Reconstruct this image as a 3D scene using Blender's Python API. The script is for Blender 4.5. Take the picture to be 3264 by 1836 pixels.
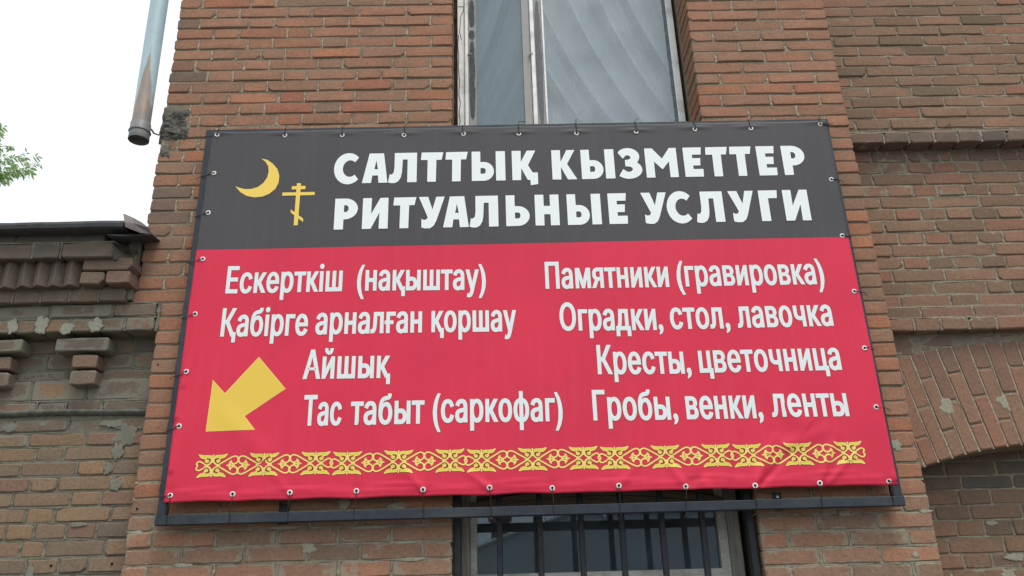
import bpy, math, random
from mathutils import Matrix, Vector
from mathutils.geometry import delaunay_2d_cdt
from mathutils import noise as mnoise

S = bpy.context.scene
COL = S.collection
for o in list(bpy.data.objects): bpy.data.objects.remove(o)

# ------------------------------------------------------------------ camera
PITCH, YAW, ROLL = math.radians(22.1467), math.radians(1.15626), math.radians(1.66972)
CAM = Vector((0.0, -3.95899, 1.6))
FPX, CX, CY = 2650.0, 1632.0, 918.0
Xh = Vector((math.cos(YAW), -math.sin(YAW), 0)); Fh = Vector((math.sin(YAW), math.cos(YAW), 0))
FW = Fh*math.cos(PITCH) + Vector((0, 0, 1))*math.sin(PITCH)
UP = -Fh*math.sin(PITCH) + Vector((0, 0, 1))*math.cos(PITCH)
RR = Xh*math.cos(ROLL) - UP*math.sin(ROLL)
UU = Xh*math.sin(ROLL) + UP*math.cos(ROLL)
cam = bpy.data.cameras.new('camera'); co = bpy.data.objects.new('camera', cam); COL.objects.link(co)
cam.sensor_fit = 'HORIZONTAL'; cam.sensor_width = 36.0; cam.lens = 36.0*FPX/3264.0
cam.clip_start = 0.05; cam.clip_end = 600
co.matrix_world = Matrix(((RR.x, UU.x, -FW.x, CAM.x), (RR.y, UU.y, -FW.y, CAM.y), (RR.z, UU.z, -FW.z, CAM.z), (0, 0, 0, 1)))
S.camera = co

# ------------------------------------------------------------------ world, sun, exposure
SUN_EL, SUN_AZ = math.radians(63), math.radians(25)      # azimuth measured from -y (street side) towards +x
w = bpy.data.worlds.new('World'); S.world = w; w.use_nodes = True
nt = w.node_tree; nt.nodes.clear()
sky = nt.nodes.new('ShaderNodeTexSky'); sky.sky_type = 'NISHITA'; sky.sun_disc = False
sky.sun_elevation = SUN_EL; sky.sun_rotation = math.radians(180) - SUN_AZ
sky.air_density = 1.0; sky.dust_density = 4.0; sky.ozone_density = 1.0
hs = nt.nodes.new('ShaderNodeHueSaturation'); hs.inputs['Saturation'].default_value = 0.35; hs.inputs['Value'].default_value = 1.0
bg = nt.nodes.new('ShaderNodeBackground'); bg.inputs['Strength'].default_value = 0.15
ow = nt.nodes.new('ShaderNodeOutputWorld')
# bright even cloud cover over the blue
cn = nt.nodes.new('ShaderNodeTexNoise'); cn.inputs['Scale'].default_value = 2.2; cn.inputs['Detail'].default_value = 4
crp = nt.nodes.new('ShaderNodeValToRGB'); crp.color_ramp.elements[0].position = .3; crp.color_ramp.elements[0].color = (6.1, 6.5, 6.9, 1); crp.color_ramp.elements[1].position = .7; crp.color_ramp.elements[1].color = (7.6, 7.8, 7.9, 1)
cmx = nt.nodes.new('ShaderNodeMix'); cmx.data_type = 'RGBA'; cmx.inputs[0].default_value = .85
nt.links.new(cn.outputs[0], crp.inputs[0]); nt.links.new(crp.outputs[0], cmx.inputs[7]); nt.links.new(sky.outputs[0], hs.inputs['Color']); nt.links.new(hs.outputs[0], cmx.inputs[6]); nt.links.new(cmx.outputs[2], bg.inputs[0]); nt.links.new(bg.outputs[0], ow.inputs[0])
sl = bpy.data.lights.new('sun', 'SUN'); sl.energy = 1.7; sl.angle = math.radians(20); sl.color = (1.0, 0.96, 0.9)
so = bpy.data.objects.new('sun', sl); COL.objects.link(so)
sd = Vector((math.sin(SUN_AZ)*math.cos(SUN_EL), -math.cos(SUN_AZ)*math.cos(SUN_EL), math.sin(SUN_EL)))
so.rotation_euler = sd.to_track_quat('Z', 'Y').to_euler()
S.view_settings.view_transform = 'Standard'; S.view_settings.look = 'None'
S.view_settings.exposure = 0.2; S.view_settings.gamma = 1.0; S.view_settings.use_curve_mapping = False
S.render.resolution_x, S.render.resolution_y = 1024, 576

# ------------------------------------------------------------------ helpers
def at(px, py, Y=0.0):
    """photo pixel -> (X, Z) where its line of sight meets the wall-parallel plane y = Y"""
    d = FW + RR*((px-CX)/FPX) + UU*((CY-py)/FPX)
    t = (Y-CAM.y)/d.y
    p = CAM + d*t
    return p.x, p.z
def obj(name, verts, faces, mat, parent=None, smooth=False, tint=None, soot=None, smear=None, edge=None):
    me = bpy.data.meshes.new(name); me.from_pydata([tuple(v) for v in verts], [], [tuple(f) for f in faces])
    mats = mat if isinstance(mat, (list, tuple)) else [mat]
    for m in mats: me.materials.append(m)
    for nm, val in (('tint', tint), ('soot', soot), ('smear', smear), ('edge', edge)):
        if val is not None:
            a = me.attributes.new(nm, 'FLOAT', 'POINT')
            a.data.foreach_set('value', list(val) if hasattr(val, '__len__') else [val]*len(me.vertices))
    if smooth: me.polygons.foreach_set('use_smooth', [True]*len(me.polygons))
    me.update()
    o = bpy.data.objects.new(name, me); COL.objects.link(o)
    if parent: o.parent = parent
    return o
def tag(o, label=None, cat=None, group=None, kind=None):
    if label: o['label'] = label
    if cat: o['category'] = cat
    if group: o['group'] = group
    if kind: o['kind'] = kind
    return o
def empty(name, loc=(0, 0, 0), parent=None):
    o = bpy.data.objects.new(name, None); o.empty_display_size = 0.1; COL.objects.link(o); o.location = loc
    if parent: o.parent = parent
    return o
class MB:
    """collects vertices and faces of one part"""
    def __init__(s): s.v = []; s.f = []; s.m = []
    def add(s, v, f, mi=0):
        b = len(s.v); s.v += [tuple(p) for p in v]; s.f += [tuple(i+b for i in q) for q in f]; s.m += [mi]*len(f)
    def box(s, x0, x1, y0, y1, z0, z1, mi=0):
        v = [(x0,y0,z0),(x1,y0,z0),(x1,y1,z0),(x0,y1,z0),(x0,y0,z1),(x1,y0,z1),(x1,y1,z1),(x0,y1,z1)]
        s.add(v, [(0,3,2,1),(4,5,6,7),(0,1,5,4),(1,2,6,5),(2,3,7,6),(3,0,4,7)], mi)
    def bbox(s, x0, x1, y0, y1, z0, z1, b=0.003, mi=0):
        """box with chamfered long edges on the street side"""
        prof = [(y1,z0),(y0+b,z0),(y0,z0+b),(y0,z1-b),(y0+b,z1),(y1,z1)]
        if (z1-z0) > (x1-x0):
            prof = [(y1,x0),(y0+b,x0),(y0,x0+b),(y0,x1-b),(y0+b,x1),(y1,x1)]
            v = [(x,y,z0) for y,x in prof]+[(x,y,z1) for y,x in prof]
        else:
            v = [(x0,y,z) for y,z in prof]+[(x1,y,z) for y,z in prof]
        n = 6
        f = [(i,(i+1)%n,n+(i+1)%n,n+i) for i in range(n)]+[tuple(range(n))[::-1], tuple(range(n,2*n))]
        s.add(v, f, mi)
    def tube(s, pts, r, n=6, mi=0, closed=False):
        pts = [Vector(p) for p in pts]; rings = []
        for i, p in enumerate(pts):
            a = pts[max(i-1,0)]; b = pts[min(i+1,len(pts)-1)]
            if closed: a = pts[i-1]; b = pts[(i+1)%len(pts)]
            d = (b-a).normalized()
            u = d.cross(Vector((0,1,0.01)));
            if u.length < .1: u = d.cross(Vector((1,0,0)))
            u.normalize(); q = d.cross(u)
            rr = r[i] if hasattr(r,'__len__') else r
            rings.append([p+u*math.cos(t*2*math.pi/n)*rr+q*math.sin(t*2*math.pi/n)*rr for t in range(n)])
        v = [x for R in rings for x in R]; f = []
        m = len(pts)
        for i in range(m if closed else m-1):
            j = (i+1)%m
            for t in range(n): f.append((i*n+t, i*n+(t+1)%n, j*n+(t+1)%n, j*n+t))
        if not closed: f += [tuple(range(n)), tuple(range((m-1)*n, m*n))[::-1]]
        s.add(v, f, mi)
    def build(s, name, mat, parent=None, smooth=False, **k):
        o = obj(name, s.v, s.f, mat, parent, smooth, **k)
        if isinstance(mat,(list,tuple)): o.data.polygons.foreach_set('material_index', s.m)
        return o
def rnd(a, b): return random.uniform(a, b)

# ------------------------------------------------------------------ materials
def newmat(name, rough=0.8, spec=0.3):
    m = bpy.data.materials.new(name); m.use_nodes = True
    n = m.node_tree.nodes; l = m.node_tree.links; b = n['Principled BSDF']
    b.inputs['Roughness'].default_value = rough; b.inputs['Specular IOR Level'].default_value = spec
    return m, n, l, b
def nz(n, l, scale, detail=4, rough=0.55, vec=None, stretch=None):
    t = n.new('ShaderNodeTexNoise'); t.inputs['Scale'].default_value = scale; t.inputs['Detail'].default_value = detail; t.inputs['Roughness'].default_value = rough
    if stretch:
        mp = n.new('ShaderNodeMapping'); mp.inputs['Scale'].default_value = stretch
        l.new(vec, mp.inputs[0]); l.new(mp.outputs[0], t.inputs['Vector'])
    elif vec: l.new(vec, t.inputs['Vector'])
    return t.outputs[0]
def ramp(n, l, fac, stops, interp='LINEAR'):
    r = n.new('ShaderNodeValToRGB'); r.color_ramp.interpolation = interp
    e = r.color_ramp.elements
    while len(e) < len(stops): e.new(0.5)
    for i, (p, c) in enumerate(stops):
        e[i].position = p; e[i].color = (c[0], c[1], c[2], 1) if hasattr(c,'__len__') else (c, c, c, 1)
    l.new(fac, r.inputs[0]); return r.outputs[0]
def mix(n, l, fac, a, b, mode='MIX'):
    x = n.new('ShaderNodeMix'); x.data_type = 'RGBA'; x.blend_type = mode
    for s_, v in ((0, fac), (6, a), (7, b)):
        if isinstance(v, (int, float)): x.inputs[s_].default_value = v
        elif isinstance(v, tuple): x.inputs[s_].default_value = (*v, 1)
        else: l.new(v, x.inputs[s_])
    return x.outputs[2]
def mth(n, l, op, a, b=0.0, clamp=False):
    x = n.new('ShaderNodeMath'); x.operation = op; x.use_clamp = clamp
    for i, v in enumerate((a, b)):
        if isinstance(v, (int, float)): x.inputs[i].default_value = v
        else: l.new(v, x.inputs[i])
    return x.outputs[0]
def bump(n, l, b, h, strength=0.3, dist=0.004):
    k = n.new('ShaderNodeBump'); k.inputs['Strength'].default_value = strength; k.inputs['Distance'].default_value = dist
    l.new(h, k.inputs['Height']); l.new(k.outputs[0], b.inputs['Normal'])
def pos(n): return n.new('ShaderNodeNewGeometry').outputs['Position']
def attr(n, name):
    a = n.new('ShaderNodeAttribute'); a.attribute_name = name; return a.outputs['Fac']

MORTAR = (0.29, 0.265, 0.205)
def brick_mat(name, stops, mortar=MORTAR):
    m, n, l, b = newmat(name, 0.92, 0.15)
    P = pos(n); t = attr(n, 'tint'); s_ = attr(n, 'soot'); sm = attr(n, 'smear')
    base = ramp(n, l, t, stops)
    v1 = nz(n, l, 9, 5, .6, P); v2 = nz(n, l, 60, 6, .7, P); v3 = nz(n, l, 260, 3, .6, P)
    c = mix(n, l, mth(n, l, 'MULTIPLY', ramp(n, l, v1, [(.35, 0.), (.7, 1.)]), .45), base, (0.20, 0.125, 0.085))
    c = mix(n, l, 1.0, c, ramp(n, l, v2, [(.25, .66), (.5, 1.), (.75, 1.18)]), 'MULTIPLY')
    c = mix(n, l, mth(n, l, 'MULTIPLY', ramp(n, l, v3, [(.6, 0.), (.8, 1.)]), .25), c, (.42, .33, .26))
    c = mix(n, l, mth(n, l, 'MULTIPLY', ramp(n, l, v3, [(.26, 1.), (.36, 0.)]), .5), c, (.06, .045, .035))
    soot_n = mth(n, l, 'MULTIPLY', s_, ramp(n, l, nz(n, l, 14, 5, .6, P), [(.25, .55), (.7, 1.)]))  # soot tone, also used for shade painted under arch, ledge and eave
    c = mix(n, l, soot_n, c, (.095, .098, .092))
    ed = mth(n, l, 'POWER', attr(n, 'edge'), 3.5)
    sm = mth(n, l, 'MULTIPLY', sm, mth(n, l, 'ADD', .72, mth(n, l, 'MULTIPLY', ed, .62)))
    c = mix(n, l, mth(n, l, 'MULTIPLY', ed, .22), c, (.20,.15,.115))
    # thin lime smears left on the faces
    thr = mth(n, l, 'SUBTRACT', nz(n, l, 11, 6, .68, P), mth(n, l, 'SUBTRACT', 0.80, mth(n, l, 'MULTIPLY', sm, .33)))
    c = mix(n, l, mth(n, l, 'MULTIPLY', mth(n, l, 'MULTIPLY', thr, 18, True), .8), c, mortar)
    l.new(c, b.inputs['Base Color'])
    h = mth(n, l, 'ADD', mth(n, l, 'MULTIPLY', v2, .8), mth(n, l, 'MULTIPLY', v3, .35))
    bump(n, l, b, mth(n, l, 'ADD', h, mth(n, l, 'MULTIPLY', v1, .8)), .75, .006)
    return m
M_BRICK = brick_mat('front_brick', [(0, (.24,.165,.118)), (.25, (.31,.188,.128)), (.5, (.365,.194,.124)), (.72, (.405,.197,.120)), (.88, (.44,.190,.105)), (1, (.38,.155,.098))])
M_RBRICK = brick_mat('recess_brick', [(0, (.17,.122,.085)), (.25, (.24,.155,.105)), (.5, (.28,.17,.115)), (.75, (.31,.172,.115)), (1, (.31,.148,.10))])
M_WBRICK = brick_mat('wing_brick', [(0, (.13,.12,.095)), (.3, (.185,.148,.11)), (.6, (.245,.175,.118)), (.85, (.30,.195,.112)), (1, (.24,.145,.105))], (.215,.21,.165))
def plain(name, col, rough=.85, spec=.25, var=.35, sc=30, bs=.4, bd=.004, dark=None, stretch=None, metal=0):
    m, n, l, b = newmat(name, rough, spec); P = pos(n)
    a = nz(n, l, sc, 6, .65, P, stretch); a2 = nz(n, l, sc*.17, 4, .6, P)
    c = mix(n, l, 1.0, col, ramp(n, l, a, [(.25, 1-var), (.75, 1+var*.6)]), 'MULTIPLY')
    if dark: c = mix(n, l, ramp(n, l, a2, [(.48, 0.), (.68, .8)]), c, dark)
    l.new(c, b.inputs['Base Color']); b.inputs['Metallic'].default_value = metal
    if bs: bump(n, l, b, a, bs, bd)
    return m
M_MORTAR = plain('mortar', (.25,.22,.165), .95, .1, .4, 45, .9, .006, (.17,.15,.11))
M_MORTW = plain('wing_mortar', (.19,.185,.145), .95, .1, .35, 40, .9, .006, (.13,.13,.105))
M_JOINT = plain('pale_joint_mortar', (.40,.35,.26), .95, .1, .5, 70, .9, .006, (.24,.20,.145))
M_PATCH = plain('mortar_smear', (.33,.315,.25), .93, .12, .25, 60, .7, .004)
M_PATCHW = plain('old_render', (.205,.205,.165), .93, .12, .25, 50, .7, .004, (.15,.15,.12))
M_CHAR = plain('blackened_mortar', (.125,.122,.108), .95, .1, .4, 30, .8, .01, (.20,.165,.13))
M_STEEL = plain('dark_steel_paint', (.020,.028,.042), .5, .4, .45, 22, .25, .001, (.045,.053,.062))
M_BAR = plain('black_bar_paint', (.022,.026,.033), .55, .35, .6, 30, .4, .002)
M_WIRE = plain('binding_wire', (.03,.025,.022), .6, .3, .2, 30, 0)
M_RING = plain('eyelet_metal', (.78,.76,.74), .35, .5, .08, 60, 0, metal=.1)
M_HOLE = plain('eyelet_hole', (.012,.01,.01), .9, .1, .1, 30, 0)
M_SCREW = plain('bright_screw', (.7,.7,.7), .4, .5, .1, 60, 0)
M_CLOTHR = M_CLOTHG = None
def vinyl(name, col):
    m, n, l, b = newmat(name, .55, .22); P = pos(n)
    a = nz(n, l, 3, 4, .5, P); a2 = nz(n, l, 500, 2, .5, P)
    c = mix(n, l, 1.0, col, ramp(n, l, a, [(.3, .94), (.7, 1.05)]), 'MULTIPLY')
    st = nz(n, l, 3, 5, .65, P, (9, 1, .7)); c = mix(n, l, mth(n, l, 'MULTIPLY', ramp(n, l, st, [(.5, 0.), (.75, 1.)]), .03), c, (.45,.42,.38))
    l.new(ramp(n, l, st, [(.3, .5), (.7, .6)]), b.inputs['Roughness'])
    l.new(c, b.inputs['Base Color']); bump(n, l, b, a2, .16, .0008)
    return m
M_RED = vinyl('red_vinyl', (.68,.034,.080)); M_GREY = vinyl('charcoal_vinyl', (.074,.072,.078))
def ink(name, col):
    m, n, l, b = newmat(name, .55, .22); b.inputs['Base Color'].default_value = (*col, 1); return m
I_WHITE = ink('white_print', (.84,.89,.90)); I_CREAM = ink('cream_print', (.88,.84,.76)); I_PALE = ink('pale_blue_print', (.74,.82,.85))
I_GOLD = ink('gold_print', (.72,.48,.10)); I_YEL = ink('yellow_print', (.88,.63,.13)); I_LIME = ink('lime_print', (.72,.66,.07)); I_BROWN = ink('brown_print', (.24,.045,.03))
I_EDGE = ink('dark_print_edge', (.30,.03,.05)); I_EDGEG = ink('black_print_edge', (.035,.035,.04)); I_LGOLD = ink('light_gold_print', (.90,.68,.20))

# ------------------------------------------------------------------ ground and street
gm = plain('asphalt_dust', (.11,.105,.095), .95, .1, .3, 8, .6, .01, (.16,.15,.13))
tag(obj('ground', [(-150,-150,0),(150,-150,0),(150,150,0),(-150,150,0)], [(0,1,2,3)], gm), kind='structure')
g = MB(); g.box(-30, 30, -2.2, -0.05, 0.004, .12); tag(g.build('pavement', plain('pavement_concrete', (.19,.185,.17), .95, .1, .2, 12, .5, .004)), kind='structure')

# ------------------------------------------------------------------ main brick building
bld = empty('brick_building'); tag(bld, 'tall red brick building with the banner between its two windows', 'building')
XA, XB, XR = -1.845, -1.716, 2.003
OL, OR_ = -0.222, 1.167           # upper opening sides
LL, LR = -0.223, 1.184            # lower opening sides
Z0 = 5.0456; RH = .075
def rz(k): return Z0 - RH*k
M0 = .006                         # face of the bed mortar
g = MB()
top = 8.0
zA = rz(25)
g.box(XA+.012, OL-.012, M0, .45, rz(16), top)        # left of the upper window
g.box(OR_+.012, XR-.012, M0, .45, rz(16), top)
g.box(OL-.012, OR_+.012, M0, .45, 6.4, top)
g.box(XA+.012, XR-.012, M0, .45, rz(25), rz(16))
g.box(XB+.012, XR-.012, M0, .45, rz(35), rz(25))
g.box(XB+.012, LL-.012, M0, .45, 0, rz(35))
g.box(LR+.012, XR-.012, M0, .45, 0, rz(35))
g.box(LL-.012, LR+.012, M0, .45, 0, .9)
g.build('wall', M_MORTAR, bld)
g = MB(); g.box(XR-.012, 7.0, .2+M0, .65, 2.86, top); g.box(XR-.012, 7.0, .42, .65, 0, 2.86)
g.box(4.0, 7.0, .2+M0, .42, 0, 2.86)
g.build('recessed_wall', M_MORTAR, bld)
g = MB(); g.box(XA+.02, XA+.3, .45, 6, 0, top); g.box(6.7, 7.0, .65, 6, 0, top); g.box(XA+.02, 7.0, 6, 6.3, 0, top); g.box(XA+.02, 7, .1, 6.3, top, top+.2)
g.build('rear_wall', M_MORTAR, bld)

def brick_geo(wd, ht, dp, bev=.0045, jit=.0022, chip=None):
    """front face at y=0 looking to -y, centred in x and z: 10-sided outline"""
    a, b = wd/2, ht/2
    c = [rnd(.004, .010) for _ in range(4)]
    if chip is None and random.random() < .3: c[random.randrange(4)] = rnd(.012, .026)
    j = lambda s=1.0: rnd(-jit, jit)*s
    pts = [(-a+c[0], -b+j()), (j(4), -b+j(1.3)), (a-c[1], -b+j()), (a+j(), -b+c[1]), (a+j(), b-c[2]), (a-c[2], b+j()), (j(4), b+j(1.3)), (-a+c[3], b+j()), (-a+j(), b-c[3]), (-a+j(), -b+c[0])]
    n = 10; ty, tx = rnd(-.004, .004), rnd(-.0035, .0035); y0 = rnd(-.003, .003)
    inner = []
    for x, z in pts:
        sx = 1-(bev+rnd(0, .002))/a; sz = 1-(bev+rnd(0, .0015))/b
        X, Z = x*sx, z*sz
        inner.append((X, y0+ty*Z/b*.5+tx*X/a*.5, Z))
    mid = [(x, y0+bev+rnd(0, .001), z) for x, z in pts]
    back = [(x*.995, dp, z*.98) for x, z in pts]
    v = inner+mid+back+[(rnd(-.2,.2)*a, y0-rnd(0,.0015), rnd(-.2,.2)*b)]
    f = [(i, (i+1)%n, 3*n) for i in range(n)]
    for i in range(n):
        k = (i+1) % n
        f.append((i, n+i, n+k, k)); f.append((n+i, 2*n+i, 2*n+k, n+k))
    return v, f
class Bricks:
    """gathers bricks of one owner; the largest 300 become parts, the rest one joined part"""
    def __init__(s): s.items = []; s.stuff = MB(); s.t = []; s.so = []; s.sm = []
    def add(s, x0, x1, z0, z1, Y, mat, dp=.09, tint=None, soot=0., smear=.3, hidden=False, rot=0., gap=.0048, name='brick'):
        if x1-x0 < .03: return
        wd, ht = (x1-x0)-2*gap, (z1-z0)-2*gap*.8
        v, f = brick_geo(wd, ht, dp)
        if tint is None: tint = random.random()
        s.items.append(dict(v=v, f=f, loc=((x0+x1)/2, Y, (z0+z1)/2), area=wd*ht, mat=mat, tint=tint, soot=soot, smear=smear, hidden=hidden, rot=rot, name=name))
    def emit(s, parent, limit=300):
        vis = sorted([i for i in s.items if not i['hidden']], key=lambda i: -i['area'])
        rest = vis[limit:]+[i for i in s.items if i['hidden']]
        for i in vis[:limit]:
            o = obj(i['name'], i['v'], i['f'], i['mat'], parent, tint=i['tint'], soot=i['soot'], smear=i['smear'], edge=[1.]*30+[0.])
            o.location = i['loc']; o.rotation_euler = (0, i['rot'], 0)
        mats = []; g = MB(); T = []; So = []; Sm = []; Ed = []
        for i in rest:
            if i['mat'] not in mats: mats.append(i['mat'])
            ca, sa = math.cos(i['rot']), math.sin(i['rot'])
            g.add([(x*ca+z*sa+i['loc'][0], y+i['loc'][1], -x*sa+z*ca+i['loc'][2]) for x, y, z in i['v']], i['f'], mats.index(i['mat']))
            T += [i['tint']]*len(i['v']); So += [i['soot']]*len(i['v']); Sm += [i['smear']]*len(i['v']); Ed += [1.]*30+[0.]
        if rest:
            o = g.build('brick_remainder', mats, parent, tint=T, soot=So, smear=Sm, edge=Ed); tag(o, kind='stuff')
joints = MB(); beds = MB()
def strip(mb, x0, x1, z0, z1, Y, back, n=4):
    """ragged mortar strip between two bricks"""
    hor = (x1-x0) > (z1-z0); P = []; Q = []
    for i in range(n+1):
        t = i/n
        yy = Y+rnd(-.002, .004)
        if hor:
            x = x0+(x1-x0)*t; P.append((x, yy, z0+rnd(-.003, .0025))); Q.append((x, yy, z1+rnd(-.0025, .003)))
        else:
            z = z0+(z1-z0)*t; P.append((x0+rnd(-.0035, .003), yy, z)); Q.append((x1+rnd(-.003, .0035), yy, z))
    v = P+Q+[(x, back, z) for x, y, z in P]+[(x, back, z) for x, y, z in Q]
    m = n+1; f = []
    for i in range(n):
        f += [(i, i+1, m+i+1, m+i), (i, 2*m+i, 2*m+i+1, i+1), (m+i, m+i+1, 3*m+i+1, 3*m+i)]
    f += [(0, m, 3*m, 2*m), (n, 2*m+n, 3*m+n, m+n)]
    mb.add(v, f)

ZM = {'a': (560,0,3.293), 'b': (1000,0,3.293), 'c': (2140,0,3.45), 'd': (380,1560,4.293), 'e': (940,1560,4.293), 'f': (2300,1560,3.578),
      '1': (0,0,2.3676), '2': (0,612,2.3676), '3': (0,1224,2.3676), '5': (2448,0,2.3676), '6': (2448,612,2.3676), '7': (2448,1224,2.3676),
      'g': (2860,1300,2.7037), 'h': (0,940,3.15), 'w': (1360,0,2.927), 'l': (1360,1480,2.385)}
def zp(k, x, y, Y=0.):
    ox, oy, s = ZM[k]; return at(ox+x/s, oy+y/s, Y)
def jx(k, y, xs, Y=0.): return [zp(k, x, y, Y)[0] for x in xs]

random.seed(11)
FB = Bricks()
def front_row(k, X0, X1, js, edge0=False, edge1=False):
    js = sorted(j for j in js if X0+.035 < j < X1-.035)
    xs = [X0]+js+[X1]; z1, z0 = rz(k), rz(k+1)
    low = k >= 36
    for i in range(len(xs)-1):
        a, b = xs[i], xs[i+1]; mx, mz = (a+b)/2, (z0+z1)/2
        hid = (-1.42 < mx < 1.74 and 2.28 < mz < 4.02) or k < -1 or k > 43
        t = min(1, max(0, random.gauss(.60 if k < 14 else (.5 if not low else .38), .19)))
        if k >= 16 and k < 39 and random.random() < .3: t = rnd(.7, .95)
        so = 0.
        if i == 0 and edge0 and k < 9 and random.random() < .5: so = rnd(.25, .6)
        if k in (6,) and i == 0 and edge0: so = .8
        if edge0 and i == 0 and k in (16, 17, 18, 19): so = rnd(.3, .7)
        FB.add(a+(0 if i or not edge0 else rnd(-.004, .006)), b, z0, z1, rnd(-.002, .002), M_BRICK, dp=(.22 if (i == 0 or i == len(xs)-2) else .09), tint=t,
               soot=so+(rnd(0, .12)), smear=(.75 if k >= 39 else (.45 if k > 33 else rnd(.05, .3))), hidden=hid)
        if i and not (hid and -1 <= k <= 43):
            strip(joints if k < 37 else beds, a-.0048, a+.0048, z0+.004, z1-.002, .0035 if k < 37 else .002, .03)
    if k >= 37:      # wide flush bed joints low on the wall
        n = max(3, int((X1-X0)/.05)); strip(beds, X0+.006, X1-.004, z1-.0045, z1+.0045, .003, .03, n)
def fill(x0, x1, k):
    out = []; x = x0 + (.27 if k % 2 else .135)
    while x < x1-.05: out.append(x); x += rnd(.262, .278) if random.random() < .75 else .135
    return out
UL = {-1: jx('a',10,[290,797,1055])+jx('b',10,[357,742,1228]), 0: jx('a',140,[425,672,1172,1432])+jx('b',140,[480,972]),
      1: jx('a',240,[255,770,1032])+jx('b',240,[105,370,728,1225]), 2: jx('a',355,[400,665,1170,1425])+jx('b',345,[480,978]),
      3: jx('a',460,[243,755,1015])+jx('b',455,[90,343,848,1235]), 4: jx('a',570,[380,635,897,1150,1427])+jx('b',565,[495,960]),
      5: jx('a',685,[205,720,980])+jx('b',675,[45,305,825,1225]), 6: jx('a',800,[330,600,1125,1378])+jx('b',785,[455,710,967]),
      7: jx('a',915,[160,697,960,1492])+jx('b',905,[300,820,1225]), 8: jx('a',1030,[285,555,1080,1350])+jx('b',1020,[430,968]),
      9: jx('a',1145,[150,668,930,1455])+jx('b',1135,[280,805,1215]), 10: jx('a',1255,[150,245,525,1060,1325])+jx('b',1250,[395,675,972]),
      11: jx('a',1340,[118,430,628,905,1430])+jx('b',1335,[265,790,1215]), 12: jx('1',1085,[1340,1495])+[-1.24,-.97,-.71,-.44],
      13: jx('1',1180,[1380])+[-1.42,-1.28,-1.0,-.73,-.46], 14: jx('1',1270,[1465])+[-1.3,-1.04,-.77,-.5], 15: jx('1',1355,[1350])+[-1.4,-1.27,-1.0,-.73,-.46]}
for k in range(-12, -1): UL[k] = fill(XA, OL, k)
for k, js in UL.items():
    if k in (9, 10, 11): js = [j for j in js]
    front_row(k, XA if k not in (9, 10, 11, 12) else (-1.735 if k < 11 else (-1.75 if k == 11 else -1.80)), OL, js, True)
UR = {0: jx('c',60,[665,1160]), 1: jx('c',170,[435,945,1455]), 2: jx('c',280,[715,1220]), 3: jx('c',390,[460,980,1500]), 4: jx('c',505,[745,1255]),
      5: jx('c',620,[490,1025,1540]), 6: jx('c',735,[775,1300]), 7: jx('c',860,[535,1055,1585]), 8: jx('c',980,[805,1345]), 9: jx('c',1105,[555,1095,1635]),
      10: jx('c',1225,[850,1388]), 11: jx('c',1310,[590,1135,1690]), -1: jx('c',5,[430,930,1440])}
for k in list(range(-12, -1))+[12, 13, 14, 15]: UR[k] = [OR_+((.135 if k % 2 else .27)+.27*i) for i in range(3)]
for k, js in UR.items(): front_row(k, OR_, XR, js, False, True)
MIDL = {16: ('2',20,[1450]), 17: ('2',105,[1325]), 18: ('2',200,[1440]), 19: ('2',290,[1290]), 20: ('2',390,[1390]), 21: ('2',490,[1268]), 22: ('2',595,[1385]), 23: ('2',695,[1235])}
for k in range(16, 35):
    X0 = XA if k < 24 else (XA-.06 if k == 24 else XB)
    if k in MIDL:
        a = jx(*MIDL[k][:2], MIDL[k][2]); js = a+[a[-1]+.27*(i+1) for i in range(12)]
    else: js = [X0+(.40 if k == 24 else (.135 if k % 2 else .27))+.27*i for i in range(14)]
    js = [j for j in js if j < XR-.2]+[XR-(.135 if k % 2 else .27)]
    js = sorted(js); js = [j for i, j in enumerate(js) if i == 0 or j-js[i-1] > .06]
    front_row(k, X0, XR, js, True, True)
LOWL = {38: jx('d',230,[600,1385,2250])+jx('e',180,[670,1360]), 39: jx('d',480,[475,920,1770])+jx('e',440,[200,920,1755]),
        40: jx('d',690,[460,1310,2155])+jx('e',620,[585,1325]), 41: jx('d',930,[850,1700])+jx('e',860,[160,890,1740]),
        42: jx('d',1130,[400,1290,2150])+jx('e',1080,[595,1320])}
LOWR = {38: jx('f',40,[1025,1690]), 39: jx('f',190,[720,1350,2060]), 40: jx('f',370,[1070,1770]), 41: jx('f',580,[760,1465,2140]),
        42: jx('f',790,[1140,1820]), 43: jx('f',950,[800,1490,2205])}
for k in range(35, 56):
    if k > 43 and k % 1: continue
    a = LOWL.get(k) or [XB+(.135 if k % 2 else .27)+.27*i for i in range(6)]
    b = LOWR.get(k) or [LR+(.135 if k % 2 else .27)+.27*i for i in range(4)]
    if k < 38: a = [XB+(.135 if k % 2 else .27)]+a[1:]
    front_row(k, XB, LL, a, True); front_row(k, LR, XR, b, False, True)
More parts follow.
